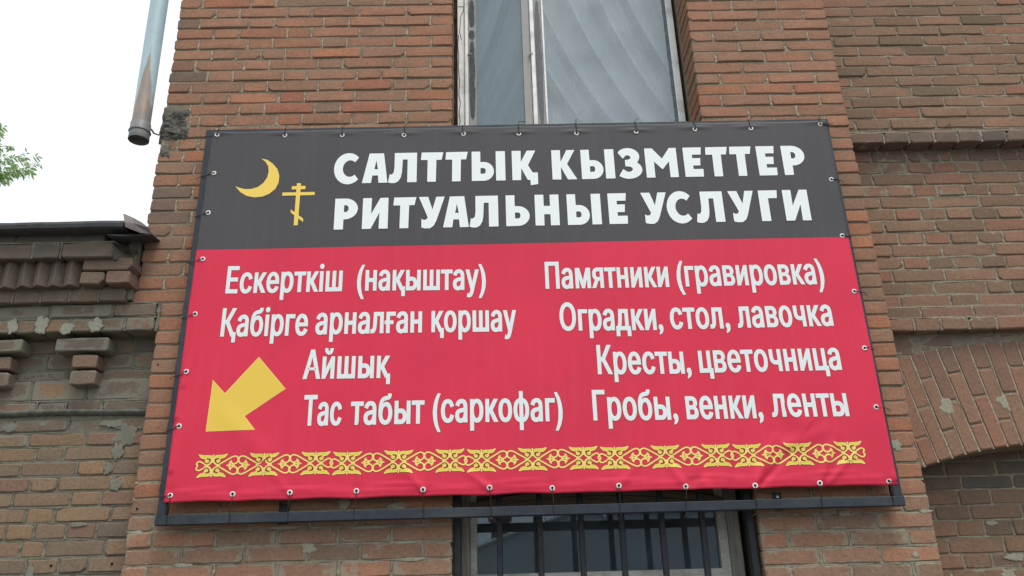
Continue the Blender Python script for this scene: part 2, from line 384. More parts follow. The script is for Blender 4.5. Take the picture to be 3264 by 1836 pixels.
# recessed bay
RZ0 = 5.149; RHH = .0749; YR = .2
def rrz(k): return RZ0-RHH*k
RJ = {-1: ('5',25,[752,1078,1405,1720,1905]), 0: ('5',90,[625,962,1290,1612,1920]), 1: ('5',160,[465,797,1130,1455,1785]), 2: ('5',235,[645,972,1290,1622]),
      3: ('5',312,[490,830,1172,1492,1805]), 4: ('5',384,[685,1030,1340,1685]), 5: ('5',462,[562,912,1262,1535,1870]), 6: ('5',538,[737,1088,1427,1722]),
      7: ('5',618,[630,975,1240,1580,1922]), 8: ('5',696,[760,1085,1445,1790]), 9: ('5',772,[625,990,1330,1620]), 10: ('5',854,[800,1150,1505,1828]),
      11: ('5',940,[658,920,1270,1630]), 12: ('5',990,[840,1180,1500,1850]), 14: ('5',1182,[775,1050,1150,1295,1380,1510,1750,1890]), 15: ('5',1270,[858,1050,1235,1440,1605,1800]),
      16: ('5',1357,[788,1180,1545,1910]), 17: ('6',15,[905,1100,1285,1490,1680,1880]), 18: ('6',88,[845,1225,1605]), 19: ('6',178,[960,1158,1345,1550,1735,1925]),
      20: ('6',270,[880,1265,1640]), 21: ('6',362,[985,1185,1380,1590,1780]), 22: ('6',452,[930,1318,1712]), 23: ('6',550,[1020,1220,1412,1610,1805]),
      24: ('6',652,[945,1340,1738]), 25: ('6',755,[1060,1262,1660,1850]), 26: ('6',838,[1000,1385,1590])}
RB = FB
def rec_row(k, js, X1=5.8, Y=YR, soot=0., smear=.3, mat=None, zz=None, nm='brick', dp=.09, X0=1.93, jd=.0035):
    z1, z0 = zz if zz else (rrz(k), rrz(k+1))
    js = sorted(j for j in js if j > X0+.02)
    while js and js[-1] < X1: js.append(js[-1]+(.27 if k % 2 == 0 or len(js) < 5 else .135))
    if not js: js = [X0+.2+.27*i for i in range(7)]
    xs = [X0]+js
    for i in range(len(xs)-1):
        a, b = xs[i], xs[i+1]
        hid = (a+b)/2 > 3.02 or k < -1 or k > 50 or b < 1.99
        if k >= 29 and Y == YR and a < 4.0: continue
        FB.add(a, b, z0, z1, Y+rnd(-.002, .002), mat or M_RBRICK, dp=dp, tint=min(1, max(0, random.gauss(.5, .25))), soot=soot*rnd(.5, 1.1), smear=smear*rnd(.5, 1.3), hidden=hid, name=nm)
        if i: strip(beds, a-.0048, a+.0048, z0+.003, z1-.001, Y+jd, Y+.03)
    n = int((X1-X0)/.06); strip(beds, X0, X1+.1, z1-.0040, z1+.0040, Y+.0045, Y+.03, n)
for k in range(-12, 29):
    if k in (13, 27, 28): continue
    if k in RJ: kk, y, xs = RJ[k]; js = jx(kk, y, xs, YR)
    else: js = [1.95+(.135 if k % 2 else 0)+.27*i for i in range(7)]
    rec_row(k, js, soot=(.5 if k in (14,) else (.22 if k in (12, 15, 16, 26) else .06)), smear=(.75 if k in (14, 15, 17) else .4))  # darker courses next to the ledges
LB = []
rec_row(13, jx('5',1045,[870,1058,1250,1430,1610,1795], YR-.08), Y=YR-.09, soot=.9, smear=.45, nm='ledge_brick', dp=.16)  # soot colour deepened to stand in for underside shade
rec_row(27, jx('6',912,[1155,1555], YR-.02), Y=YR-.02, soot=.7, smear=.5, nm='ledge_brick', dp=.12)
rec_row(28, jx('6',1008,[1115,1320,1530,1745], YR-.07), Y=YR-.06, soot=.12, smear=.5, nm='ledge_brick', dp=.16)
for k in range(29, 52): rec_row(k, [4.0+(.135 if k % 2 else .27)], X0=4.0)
# courses between ledge and arch, arch ring, niche
def arch_in(x): return 2.372-((x-2.80)**2)/(2*2.25)+.012
def arch_ex(x): return arch_in(x)+.545
zt = rrz(29)
x = 1.93; r = 0
while x < 3.98:      # cut course over the extrados
    x2 = x+rnd(.2, .28); zl = max(arch_ex(x), arch_ex(x2))+.01
    if zt-zl > .02: FB.add(x, x2, zl, zt-.002, YR+.004, M_RBRICK, tint=rnd(.2, .5), soot=.5, smear=.7, hidden=x > 3)  # darker tone for the cut course
    x = x2
g = MB(); x = XR-.012; N = 36     # solid behind the arch ring
top_ = []; bot = []
for i in range(N+1):
    X = XR-.012+(4.0-XR+.012)*i/N; top_.append((X, 2.86)); bot.append((X, arch_in(X)+.004))
for i in range(N):
    (xa, za), (xb, zb) = bot[i], bot[i+1]
    g.add([(xa,YR+M0,za),(xb,YR+M0,zb),(xb,YR+M0,2.86),(xa,YR+M0,2.86),(xa,.42,za),(xb,.42,zb)], [(0,1,2,3),(0,4,5,1)])
g.build('arch_backing', M_MORTAR, bld)
def arch_vs():
    i = 0; x = 1.90
    while x < 3.9:
        def lean(xx): return .19 if xx < 2.45 else (.19*(2.95-xx)/.5 if xx < 3.45 else -.19)
        pit = .0735
        cuts = [(0, .27), (.27, .545)] if i % 2 == 0 else [(0, .135), (.135, .405), (.405, .545)]
        for a, b in cuts:
            def P(t, xx):
                zb = arch_in(xx); return (xx-lean(xx)*t, zb+t)
            q = [P(a+.004, x+.0045), P(a+.004, x+pit-.0045), P(b-.004, x+pit-.0045), P(b-.004, x+.0045)]
            cx_ = sum(p[0] for p in q)/4; cz_ = sum(p[1] for p in q)/4
            out = []      # 8-point outline with clipped corners
            for j in range(4):
                p, pn, pp = Vector(q[j]), Vector(q[(j+1)%4]), Vector(q[j-1])
                c = rnd(.003, .009); out += [p+(pp-p).normalized()*c, p+(pn-p).normalized()*c]
            n = 8; y0 = rnd(-.003, .003); bv = .0045
            ctr = Vector((cx_, cz_))
            inn = [(p+(ctr-p).normalized()*bv*1.6) for p in out]
            v = [(p.x-cx_, y0, p.y-cz_) for p in inn]+[(p.x-cx_, y0+bv, p.y-cz_) for p in out]+[(p.x-cx_, .12, p.y-cz_) for p in out]
            f = [tuple(range(n))]
            for j in range(n):
                k2 = (j+1)%n; f += [(j, n+j, n+k2, k2), (n+j, 2*n+j, 2*n+k2, n+k2)]
            if cx_ < 3.02:
                o = obj('arch_brick', v, f, M_RBRICK, bld, tint=min(1, max(0, random.gauss(.68, .18))), soot=rnd(0, .12)+(.35 if cz_ > 2.75 else 0), smear=rnd(.3, .6))  # upper ring bricks darker
                o.location = (cx_, YR, cz_)
            else:
                rest.add([(p[0]+cx_, p[1]+YR, p[2]+cz_) for p in v], f)
        if True:      # pale pointing between the ring bricks
            za = arch_in(x); pts = []
            m_ = 7; L_, R_ = [], []
            for j in range(m_+1):
                t = .545*j/m_; bx = x-lean(x)*t; L_.append((bx-.004+rnd(-.002,.002), YR+.003, za+t)); R_.append((bx+.004+rnd(-.002,.002), YR+.003, za+t))
            joints.add(L_+R_, [(j, m_+1+j, m_+2+j, j+1) for j in range(m_)])
        x += pit; i += 1
rest = MB(); arch_vs()
if rest.v: tag(rest.build('arch_brick_remainder', M_RBRICK, bld, tint=.6, soot=.1, smear=.4), kind='stuff')
YN = .42-M0
NJ = {0: ('g',640,[555]), 1: ('g',770,[530,810]), 2: ('g',905,[325,630]), 3: ('g',1040,[515,755,1000]), 4: ('g',1185,[440,925]), 5: ('g',1325,[575,820,1060]), 6: ('g',1420,[470,960])}
ntops = [zp('g', 600, y, YN)[1] for y in (585, 703, 838, 968, 1112, 1258, 1390)]+[zp('g', 600, 1390, YN)[1]-.075]
for k in range(-2, 18):
    if 0 <= k <= 6: zz = (ntops[k], ntops[k+1]); js = jx(NJ[k][0], NJ[k][1], NJ[k][2], YN)
    elif k < 0: zz = (ntops[0]-.075*k, ntops[0]-.075*(k+1)); js = [2.2+(.13 if k % 2 else 0)+.27*i for i in range(6)]
    else: zz = (ntops[7]-.075*(k-7), ntops[7]-.075*(k-6)); js = [2.2+(.13 if k % 2 else 0)+.27*i for i in range(6)]
    rec_row(k+30, js, X1=3.8, Y=YN, zz=zz, soot=(1. if k <= 0 else (.4 if k < 3 else .1)), smear=.35+.1*max(0, k-3), X0=1.98)  # shade under the arch put into the upper rows' colour
FB.emit(bld)
tag(joints.build('joint_mortar', M_JOINT, bld), kind='stuff'); tag(beds.build('bed_mortar', plain('bed_joint_mortar', (.31,.285,.215), .95, .1, .45, 55, .9, .006, (.20,.18,.13)), bld), kind='stuff')

# irregular mortar smears: low relief blobs
def blob(px, py, w_, h_, Y, mat, parent, name='mortar_patch', n=44, th=.0016, seed=0, drip=0.):
    cx_, cz_ = at(px, py, Y); sx, sz = w_/620/2, h_/620/2*1.08
    out = []
    for i in range(n):
        t = 2*math.pi*i/n
        r = 1+.45*mnoise.noise(Vector((math.cos(t)*1.9+seed*3.1, math.sin(t)*1.9, seed)))+.20*mnoise.noise(Vector((math.cos(t)*3, math.sin(t)*3+seed, 3)))+.10*mnoise.noise(Vector((math.cos(t)*13, math.sin(t)*13+seed, 8)))
        out.append((sx*r*math.cos(t), sz*r*math.sin(t)-(drip*max(0, -math.sin(t)))))
    v = [(x, 0, z) for x, z in out]+[(x*.86, -th, z*.82) for x, z in out]+[(0, -th*1.2, 0)]
    f = [(i, (i+1)%n, n+(i+1)%n, n+i) for i in range(n)]+[(n+i, n+(i+1)%n, 2*n) for i in range(n)]
    o = obj(name, v, f, mat, parent); o.location = (cx_, Y-.0005, cz_); return o
for i, a in enumerate([(583,1802,58,10),(432,1697,46,8),(905,1681,90,9),(985,1748,34,26),(1190,1680,120,8),(1290,1729,70,8),(1310,1783,76,9),
                       (1098,1605,34,30),(1270,1612,60,20),(2757,1697,26,8),(2690,1636,36,14),(2950,1630,40,9),(2918,1768,18,16)]):
    blob(*a, 0.0, M_PATCH, bld, seed=i+1)
blob(3016, 1295, 44, 44, YR, M_PATCH, bld, seed=21); blob(3212, 1282, 58, 52, YR, M_PATCH, bld, seed=24)
blob(2856, 1420, 30, 30, 0.0, M_PATCH, bld, seed=25)
blob(3235, 1775, 62, 20, YN, M_PATCH, bld, seed=26); blob(3160, 1667, 34, 14, YN, M_PATCH, bld, seed=27); blob(3215, 1835, 40, 30, YN, M_PATCH, bld, seed=28)
# blackened, crumbled corner around the pipe hook
def lump(px, py, w_, h_, Y, seed, mat=M_CHAR, parent=None, name='crumbled_mortar', th=.03):
    cx_, cz_ = at(px, py, Y); nx, ny = (12, 9) if h_ < 120 else (16, 22); v = []; f = []
    for j in range(ny+1):
        for i in range(nx+1):
            u, q = i/nx*2-1, j/ny*2-1
            ex = w_/620/2*u; ez = h_/620/2*q
            n1 = mnoise.noise(Vector((ex*22+seed, ez*22, seed))); n2 = mnoise.noise(Vector((ex*60, ez*60+seed, 1)))
            edge = max(abs(u), abs(q)); d = th*(1-edge**4)*(.75+.6*n1+.35*n2)
            v.append((ex*(1+.10*n1), -d, ez*(1+.12*n2)))
    for j in range(ny):
        for i in range(nx): a = j*(nx+1)+i; f.append((a, a+1, a+nx+2, a+nx+1))
    o = obj(name, v, f, mat, parent, smooth=False); o.location = (cx_, Y, cz_); return o
lump(562, 400, 104, 150, .018, 1, parent=bld, th=.034)
lump(604, 424, 60, 44, .012, 5, parent=bld, th=.016); lump(530, 486, 44, 62, .014, 7, parent=bld, th=.02)

# ------------------------------------------------------------------ upper window
M_WHITE = plain('white_window_paint', (.87,.89,.87), .55, .35, .12, 40, .3, .001, (.5,.52,.5))
M_PUTTY = plain('flaking_grey_paint', (.33,.33,.32), .7, .3, .2, 60, .5, .002)
M_FLAKE = plain('bare_dark_timber', (.10,.105,.11), .8, .2, .45, 60, .6, .003)
M_GREYP = plain('grey_mullion_paint', (.34,.33,.32), .6, .35, .1, 40, .2, .001)
M_GAP = plain('dark_gap_foam', (.05,.04,.03), .95, .1, .5, 40, .8, .01)
def glass(name, tint=(.93,.98,1.), ior=2.3, haze=.02, fcol=(.42,.47,.47), gcol=(.80,.93,1)):  # pale diffuse haze mixed in to brighten the pane
    m = bpy.data.materials.new(name); m.use_nodes = True; n = m.node_tree.nodes; l = m.node_tree.links
    n.clear(); o = n.new('ShaderNodeOutputMaterial'); tr = n.new('ShaderNodeBsdfTransparent'); tr.inputs[0].default_value = (*tint, 1)
    gl = n.new('ShaderNodeBsdfGlossy'); gl.inputs['Roughness'].default_value = .015; gl.inputs[0].default_value = (*gcol,1)  # sky blue put into the reflection colour
    fr = n.new('ShaderNodeFresnel'); fr.inputs['IOR'].default_value = ior
    k = n.new('ShaderNodeBump'); k.inputs['Strength'].default_value = .06; k.inputs['Distance'].default_value = .01
    t = n.new('ShaderNodeTexNoise'); t.inputs['Scale'].default_value = 1.6; t.inputs['Detail'].default_value = 1
    l.new(n.new('ShaderNodeNewGeometry').outputs['Position'], t.inputs['Vector']); l.new(t.outputs[0], k.inputs['Height']); l.new(k.outputs[0], gl.inputs['Normal'])
    mx = n.new('ShaderNodeMixShader'); l.new(fr.outputs[0], mx.inputs[0]); l.new(tr.outputs[0], mx.inputs[1]); l.new(gl.outputs[0], mx.inputs[2]); df = n.new('ShaderNodeBsdfDiffuse'); df.inputs[0].default_value = (*fcol,1)
    dn = n.new('ShaderNodeTexNoise'); dn.inputs['Scale'].default_value = 5; dn.inputs['Detail'].default_value = 6; l.new(n.new('ShaderNodeNewGeometry').outputs['Position'], dn.inputs['Vector'])
    dm = n.new('ShaderNodeMath'); dm.operation = 'MULTIPLY'; dm.inputs[1].default_value = 2*haze; l.new(dn.outputs[0], dm.inputs[0])
    m2 = n.new('ShaderNodeMixShader'); l.new(dm.outputs[0], m2.inputs[0]); l.new(mx.outputs[0], m2.inputs[1]); l.new(df.outputs[0], m2.inputs[2]); l.new(m2.outputs[0], o.inputs[0])
    return m
M_GLASS = glass('window_glass', haze=.14, fcol=(.84,.92,.94))
M_GLASS2 = glass('window_glass_clear', haze=.02, fcol=(.45,.60,.64))
YW = .28
win = empty('window', (0,0,0), bld); win['label'] = 'upper window with flaking white frame and two curtained panes'
def wx(x, y=600, Y=YW): return zp('w', x, y, Y)[0]
zb, ztp = rz(15.5), 6.2
xs = dict(fl0=wx(288), fl1=wx(355), w1=wx(389), s1=wx(463), g1=wx(897), m1=wx(975, 600), m2=wx(1013), st=wx(1090), rim=wx(1108), gr0=wx(2265), gr1=wx(2290), fr=wx(2350))
g = MB(); g.bbox(xs['fl0'], xs['fl1'], YW-.01, YW+.07, zb, ztp); g.bbox(xs['gr1'], xs['fr'], YW-.01, YW+.07, zb, ztp)
g.bbox(xs['fl0'], xs['fr'], YW-.012, YW+.07, ztp, ztp+.06); g.bbox(xs['fl0'], xs['fr'], YW-.012, YW+.07, zb-.06, zb); g.build('frame', M_WHITE, win)
g = MB(); g.bbox(xs['fl1']+.001, xs['w1'], YW-.025, YW+.03, zb+.002, ztp-.002); g.bbox(xs['m1'], xs['m2'], YW-.03, YW+.03, zb+.002, ztp-.002)
g.bbox(xs['st']+.0005, xs['rim'], YW-.012, YW+.03, zb+.002, ztp-.002, .001); g.build('glazing_bead', M_WHITE, win)
g = MB(); g.bbox(xs['w1']+.001, xs['s1'], YW-.006, YW+.03, zb+.002, ztp-.002); g.bbox(xs['m2']+.001, xs['st'], YW-.008, YW+.03, zb+.002, ztp-.002); g.build('sash', M_PUTTY, win)
g = MB(); g.bbox(xs['g1'], xs['m1']-.001, YW-.016, YW+.03, zb+.002, ztp-.002); g.build('mullion', M_GREYP, win)
def flake(x0, x1, z0, z1, Y, parent, n=24, s=0, mat=M_FLAKE):
    L, R = [], []
    for i in range(n+1):
        z = z0+(z1-z0)*i/n; e = math.sin(math.pi*i/n)**.25
        a = .25+.2*mnoise.noise(Vector((z*9+s, 1, 0)))+.12*mnoise.noise(Vector((z*40+s, 2, 0)))
        b = .30+.35*mnoise.noise(Vector((z*11+s, 4, 0)))+.15*mnoise.noise(Vector((z*45+s, 5, 0)))
        cx_ = (x0+x1)/2; h = (x1-x0)/2
        L.append((cx_-h*e*(1-max(0,a)*.5), Y, z)); R.append((cx_+h*e*(1-max(0,b)*.9), Y, z))
    m_ = n+1
    return obj('paint_loss', L+R+[(x, Y+.002, z) for x, y, z in L]+[(x, Y+.002, z) for x, y, z in R], [(i, m_+i, m_+i+1, i+1) for i in range(n)], mat, parent)
for i, (a, b) in enumerate(((1130,380),(375,290),(262,5),(-20,-500))):
    flake(xs['w1']+.003, xs['s1']-.002, zp('w',420,a,YW)[1], zp('w',420,b,YW)[1], YW-.0075, win, s=i*7)
flake(xs['m2']+.003, xs['st']-.002, zp('w',1080,1180,YW)[1], zp('w',1035,12,YW)[1], YW-.0095, win, 60, 40, plain('worn_grey_timber', (.165,.17,.175), .8, .2, .35, 80, .5, .002))
g = MB()
for i, (a, b, x_) in enumerate(((60,130,300),(130,360,318),(300,380,300),(640,900,300),(1040,1150,300))):
    pass
M_CRACK = M_FLAKE
g = MB()
pp = [(292,62),(345,62),(345,100),(318,150),(312,230),(308,300),(325,372)]
g.tube([(zp('w',x,y,YW-.011)[0], YW-.011, zp('w',x,y,YW-.011)[1]) for x, y in pp], .002, 4)
pp = [(298,330),(290,420),(300,520),(296,640),(308,760),(300,880),(315,960),(302,1050),(312,1120),(308,1190)]
g.tube([(zp('w',x,y,YW-.011)[0], YW-.011, zp('w',x,y,YW-.011)[1]) for x, y in pp], .0025, 4)
g.build('crack', M_CRACK, win)
# ragged foam in the gaps
for nm, x0, x1, s_ in (('gap_filler', OL-.004, xs['fl0']+.004, 3), ('gap_filler', xs['fr']-.006, OR_+.006, 9)):
    g = MB(); n = 70; L, R = [], []
    for i in range(n+1):
        z = zb-.05+(ztp+.1-zb)*i/n; k = .011*mnoise.noise(Vector((z*17, s_, 0)))+.008*mnoise.noise(Vector((z*50, s_, 3)))
        L.append((x0+(k if s_ == 9 else 0), YW+.002+k*.6, z)); R.append((x1+(k if s_ == 3 else 0), YW+.004-k*.5, z))
    g.add(L+R, [(i, n+1+i, n+2+i, i+1) for i in range(n)]); g.build(nm, M_GAP, win)
obj('pane', [(xs['s1'],YW+.01,zb),(xs['g1'],YW+.01,zb),(xs['g1'],YW+.01,ztp),(xs['s1'],YW+.01,ztp)], [(0,1,2,3)], M_GLASS2, win)
obj('pane', [(xs['rim'],YW+.01,zb),(xs['gr0'],YW+.01,zb),(xs['gr0'],YW+.01,ztp),(xs['rim'],YW+.01,ztp)], [(0,1,2,3)], M_GLASS, win)
g = MB(); g.bbox(xs['gr0'], xs['gr1']-.0005, YW+.004, YW+.03, zb, ztp, .002); g.build('rebate', plain('blue_grey_rebate', (.13,.17,.20), .6, .3, .4, 30, .3, .002), win)
for x_, y_ in ((400, 505), (972, 500)):
    X, Z = zp('w', x_, y_, YW-.03); g = MB(); g.bbox(X-.011, X-.003, YW-.034, YW-.02, Z-.006, Z+.006, .001); g.bbox(X-.003, X+.005, YW-.032, YW-.02, Z-.003, Z+.003, .001); g.bbox(X+.005, X+.012, YW-.034, YW-.02, Z-.006, Z+.006, .001)
    if x_ > 900: g.tube([(X-.010,YW-.036,Z-.006),(X-.012,YW-.038,Z-.012),(X-.008,YW-.036,Z-.02)], .004, 6)
    g.build('latch', M_GREYP, win)
# window reveal faces: plastered mortar beyond the bricks is the wall itself; room behind
g = MB()
def room(x0, x1, y0, y1, z0, z1):
    v = [(x0,y0,z0),(x1,y0,z0),(x1,y1,z0),(x0,y1,z0),(x0,y0,z1),(x1,y0,z1),(x1,y1,z1),(x0,y1,z1)]
    g.add(v, [(0,1,2,3),(4,7,6,5),(1,5,6,2),(2,6,7,3),(3,7,4,0)])
room(-1.3, 2.0, .451, 3.6, 3.7, 6.9); room(-1.3, 2.0, .452, 3.5, .5, 2.9)
g.build('interior_wall', plain('dim_plaster', (.38,.38,.37), .9, .1, .1, 10, 0), bld)
# curtains
cm, n_, l_, b_ = newmat('pale_curtain', .9, .1)
P_ = pos(n_); fn = nz(n_, l_, 90, 3, .6, P_, (1, 1, .15))
nodes_c = (n_, l_, b_)
l_.new(mix(n_, l_, 1.0, (.86,.93,.93), ramp(n_, l_, fn, [(.3, .93), (.7, 1.04)]), 'MULTIPLY'), b_.inputs['Base Color'])
cm2_, n_, l_, b_ = newmat('sky_tinted_curtain', .9, .1); b_.inputs['Base Color'].default_value = (.46, .60, .63, 1)  # whitish cloth; reflected sky and the pane's dimness put into its colour
for n_, l_, b_ in (nodes_c, (n_, l_, b_)):      # sheer cloth; light and dark of the folds put into its opacity
    l_.new(ramp(n_, l_, attr(n_, 'tint'), [(0, .25), (.4, .75), (.8, 1.)]), b_.inputs['Alpha'])
def curtain(x0, x1, ox, oz, name, label, seed, amp, mt):
    nx, nzv = 170, 60; v = []; f = []; fold_alpha = []
    for j in range(nzv+1):
        z = zb-.1+(ztp+.1-zb)*j/nzv
        for i in range(nx+1):
            x = x0+(x1-x0)*i/nx
            h_ = 5.3-z; a = (x if seed > 3 else -x)-(.30*h_+.14*h_*h_*(1 if seed > 3 else .6)); q = a*8.5+seed
            d = .8*(1-2*abs(math.sin(q*1.9+.4*math.sin(z*1.5+seed)))**.7)+.6*math.sin(q*3.9+1.3+z*.8)+.5*(1-2*abs(math.sin(q*5.3+1+.5*math.sin(z*3)))**.6)*(.6+.8*mnoise.noise(Vector((a*3, z*.6, seed))))
            v.append((x, .41+amp*d, z)); fold_alpha.append(max(0, min(1, .5+.42*d)))
    for j in range(nzv):
        for i in range(nx): k = j*(nx+1)+i; f.append((k, k+1, k+nx+2, k+nx+1))
    tag(obj(name, v, f, mt, smooth=True, tint=fold_alpha), label, 'curtain', 'curtains in the upper window')
curtain(xs['s1']-.06, xs['m1']-.005, xs['g1']+.12, 6.0, 'curtain', 'curtain tinted with reflected sky behind the narrow left pane of the upper window', 2.0, .035, cm2_)
curtain(xs['m1']+.005, OR_-.02, xs['st']-.18, 5.75, 'curtain', 'pale curtain swept sideways behind the wide right pane of the upper window', 5.0, .042, cm)

# ------------------------------------------------------------------ lower window and grille
M_WOOD = plain('weathered_timber', (.34,.335,.30), .85, .2, .5, 14, .8, .004, (.13,.12,.10), stretch=(6,6,.35))
M_WOODL = plain('chipped_white_timber', (.58,.60,.57), .75, .25, .3, 30, .7, .003, (.24,.23,.2), stretch=(1,6,4))
YL = .24
lw = empty('window', (0,0,0), bld); lw['label'] = 'lower window with bare weathered frame behind black bars'
def lx(x, y, Y=YL): return zp('l', x, y, Y)[0]
fl = lx(264, 700); fl2 = lx(330, 700); g0 = lx(384, 700); g1_ = lx(2235, 700); fr1 = lx(2320, 800); fr_ = lx(2412, 800)
zsill = zp('l', 1300, 815, YL)[1]; zhd = zp('l', 1300, 385, YL)[1]+.01; zt_ = rz(35)+.0
g = MB(); g.bbox(fl, fl2-.001, YL-.03, YL+.05, 1.0, zt_, .005); g.build('frame_post', M_WOOD, lw)
g = MB(); g.bbox(fl2, g0, YL-.015, YL+.05, 1.0, zt_, .005); g.build('frame_post', M_WOODL, lw)
g = MB(); g.bbox(g1_, fr1-.001, YL-.015, YL+.05, 1.0, zt_, .006); g.build('frame_post', M_WOODL, lw)
g = MB(); g.bbox(fr1, fr_, YL-.03, YL+.05, 1.0, zt_, .006); g.build('frame_post', M_WOOD, lw)
g = MB(); N = 24
for (h0, h1, yo) in ((0., .05, -.012), (.053, .085, -.02), (.088, .30, -.004)):
    P1, P2 = [], []
    for i in range(N+1):
        x = g0-.05+(g1_-g0+.1)*i/N; s_ = 4*((i/N-.5)**2)
        z0_ = zhd+.03-.06*s_+h0 if h0 else zhd; z1_ = zhd+.03-.06*s_+h1
        P1.append((x, YL+yo, z0_)); P2.append((x, YL+yo, min(z1_, zt_+.05)))
    m_ = N+1; g.add(P1+P2+[(x, y+.03, z) for x, y, z in P1], [(i, i+1, m_+i+1, m_+i) for i in range(N)]+[(i, 2*m_+i, 2*m_+i+1, i+1) for i in range(N)])
g.build('frame_head', plain('brown_head_board', (.20,.16,.12), .85, .2, .5, 14, .8, .004, (.12,.095,.07), stretch=(.6,6,6)), lw)
g = MB(); g.bbox(g0, g1_, YL-.012, YL+.05, zsill-.055, zsill, .004); g.bbox(g0, g1_, YL-.004, YL+.05, 1.0, zsill-.058, .003); g.build('sash_rail', M_WOODL, lw)
obj('pane', [(g0,YL+.02,zsill-.01),(g1_,YL+.02,zsill-.01),(g1_,YL+.02,zhd+.04),(g0,YL+.02,zhd+.04)], [(0,1,2,3)], glass('old_glass', (.5,.6,.66), 2.0, .12, (.36,.46,.52), (.62,.78,.90)), lw)  # bluish haze mixed in to lift the dark reflections
gr = empty('window_grille', (0,0,0), bld)
YG = .05
gxs = [(lx(548,250,YG)), (lx(852,250,YG)), (lx(1162,250,YG)), (lx(1468,250,YG)), (lx(1770,250,YG)), (lx(2074,240,YG))]
for x in gxs:
    g = MB(); g.bbox(x-.0135, x+.0135, YG-.0135, YG+.0135, 1.05, rz(35)-.01, .004); g.build('bar', M_BAR, gr)
for x in (LL+.018, LR-.022):
    g = MB(); g.bbox(x-.016, x+.016, YG-.02, YG+.02, 1.0, rz(35)-.005, .003); g.build('bar', M_BAR, gr)
for z in (1.12, 2.36):
    g = MB(); g.bbox(LL+.036, LR-.04, YG+.016, YG+.03, z-.02, z+.02, .003); g.build('cross_bar', M_BAR, gr)
# little roller pins seen on the glass edge
for x_, y_ in ((490,406),(906,406),(1352,388)):
    X, Z = zp('l', x_, y_, YL); g = MB(); g.tube([(X, YL+.019, Z), (X, YL+.006, Z)], .005, 8); g.build('glass_stop', M_SCREW, lw)

# ------------------------------------------------------------------ banner frame
fr = empty('steel_framework', (0, -.07, 2.1)); tag(fr, 'dark steel tube frame screwed to the brickwork behind the banner', 'frame')
def par(o): o.location = (0, .07, -2.1); return o
FX0, FX1, FZ0, FZ1 = -1.555, 1.842, 2.063, 4.141; fw = .043
g = MB(); g.bbox(FX0-.003, FX1+.003, -.09, -.05, FZ0, FZ0+fw, .003); par(g.build('rail', M_STEEL, fr))
g = MB(); g.bbox(FX0, FX1, -.09, -.05, FZ1-.045, FZ1, .003); par(g.build('rail', M_STEEL, fr))
g = MB(); g.bbox(FX0+.001, FX0+.04, -.088, -.05, FZ0+fw, FZ1-.045, .003); par(g.build('rail', M_STEEL, fr))
g = MB(); g.bbox(FX1-.042, FX1-.001, -.088, -.05, FZ0+fw, FZ1-.045, .003); par(g.build('rail', M_STEEL, fr))
for ox, (xa, ya), (xb, yb) in ((0, (380+2187/4.293, 1560+200/4.293), (380+2315/4.293, 1560+320/4.293)), (1, (2448+35/2.3676, 1224+820/2.3676), (2448+105/2.3676, 1224+868/2.3676))):
    x0, z1 = at(xa, ya, -.01); x1, z0 = at(xb, yb, -.01)
    br = empty('bracket', (0, .07, -2.1), fr)
    g = MB(); g.bbox(x0, x1, -.008, -.002, z0-.05, z1, .001); g.box(x0+.003, x1-.003, -.06, -.008, FZ0+.008, FZ0+.014); g.build('plate', M_BAR, br)
    if ox: g = MB(); X, Z = (x0+x1)/2, z1-.02; g.tube([(X, -.014, Z), (X, -.007, Z)], .006, 8); g.build('screw', M_SCREW, br)
    else: g = MB(); X, Z = x0+.006, z1-.002; g.tube([(X, -.02, Z+.006), (X+.004, -.007, Z-.004)], .004, 6); g.build('screw', M_WIRE, br)
for x_, y_ in ((512, 1640), ):
    g = MB(); a = at(528, 1606, -.085); b = at(524, 1625, -.085); g.tube([(a[0], -.085, a[1]), (b[0], -.085, b[1])], .0028, 5); par(g.build('weld_scar', M_RING, fr))

# ------------------------------------------------------------------ banner
BX0, BX1, BZ0, BZ1 = -1.527, 1.826, 2.158, 4.126
ZSPLIT = 3.419
YB = -.094
ban = empty('banner', (0, YB, BZ0)); tag(ban, 'large grey and red vinyl banner laced to a dark steel frame', 'banner')
def pb(o): o.parent = ban; o.location = (0, -YB, -BZ0); return o
G_TOP = [(692,430),(908,431),(1091,431),(1288,431),(1477.5,427),(1654,427),(1837.5,425),(2027.6,420.5),(2214.8,412.6),(2393,410),(2614,397)]
G_LEFT = [(682,552.5),(664,679),(647,826.6),(623,1002),(595.5,1186.4),(571.5,1359)]
G_BOT = [(542,1579),(741,1575),(924.4,1570.6),(1135.7,1565),(1349,1562),(1560.4,1555.5),(1760.4,1555.5),(1972,1549),(2186,1550.4),(2405,1549),(2611.5,1541),(2834,1533)]
G_RIGHT = [(2650,572),(2685,751),(2722.5,929),(2755.5,1110),(2792,1298)]
GW = {k: [at(x, y, YB) for x, y in L] for k, L in (('t', G_TOP), ('l', G_LEFT), ('b', G_BOT), ('r', G_RIGHT))}
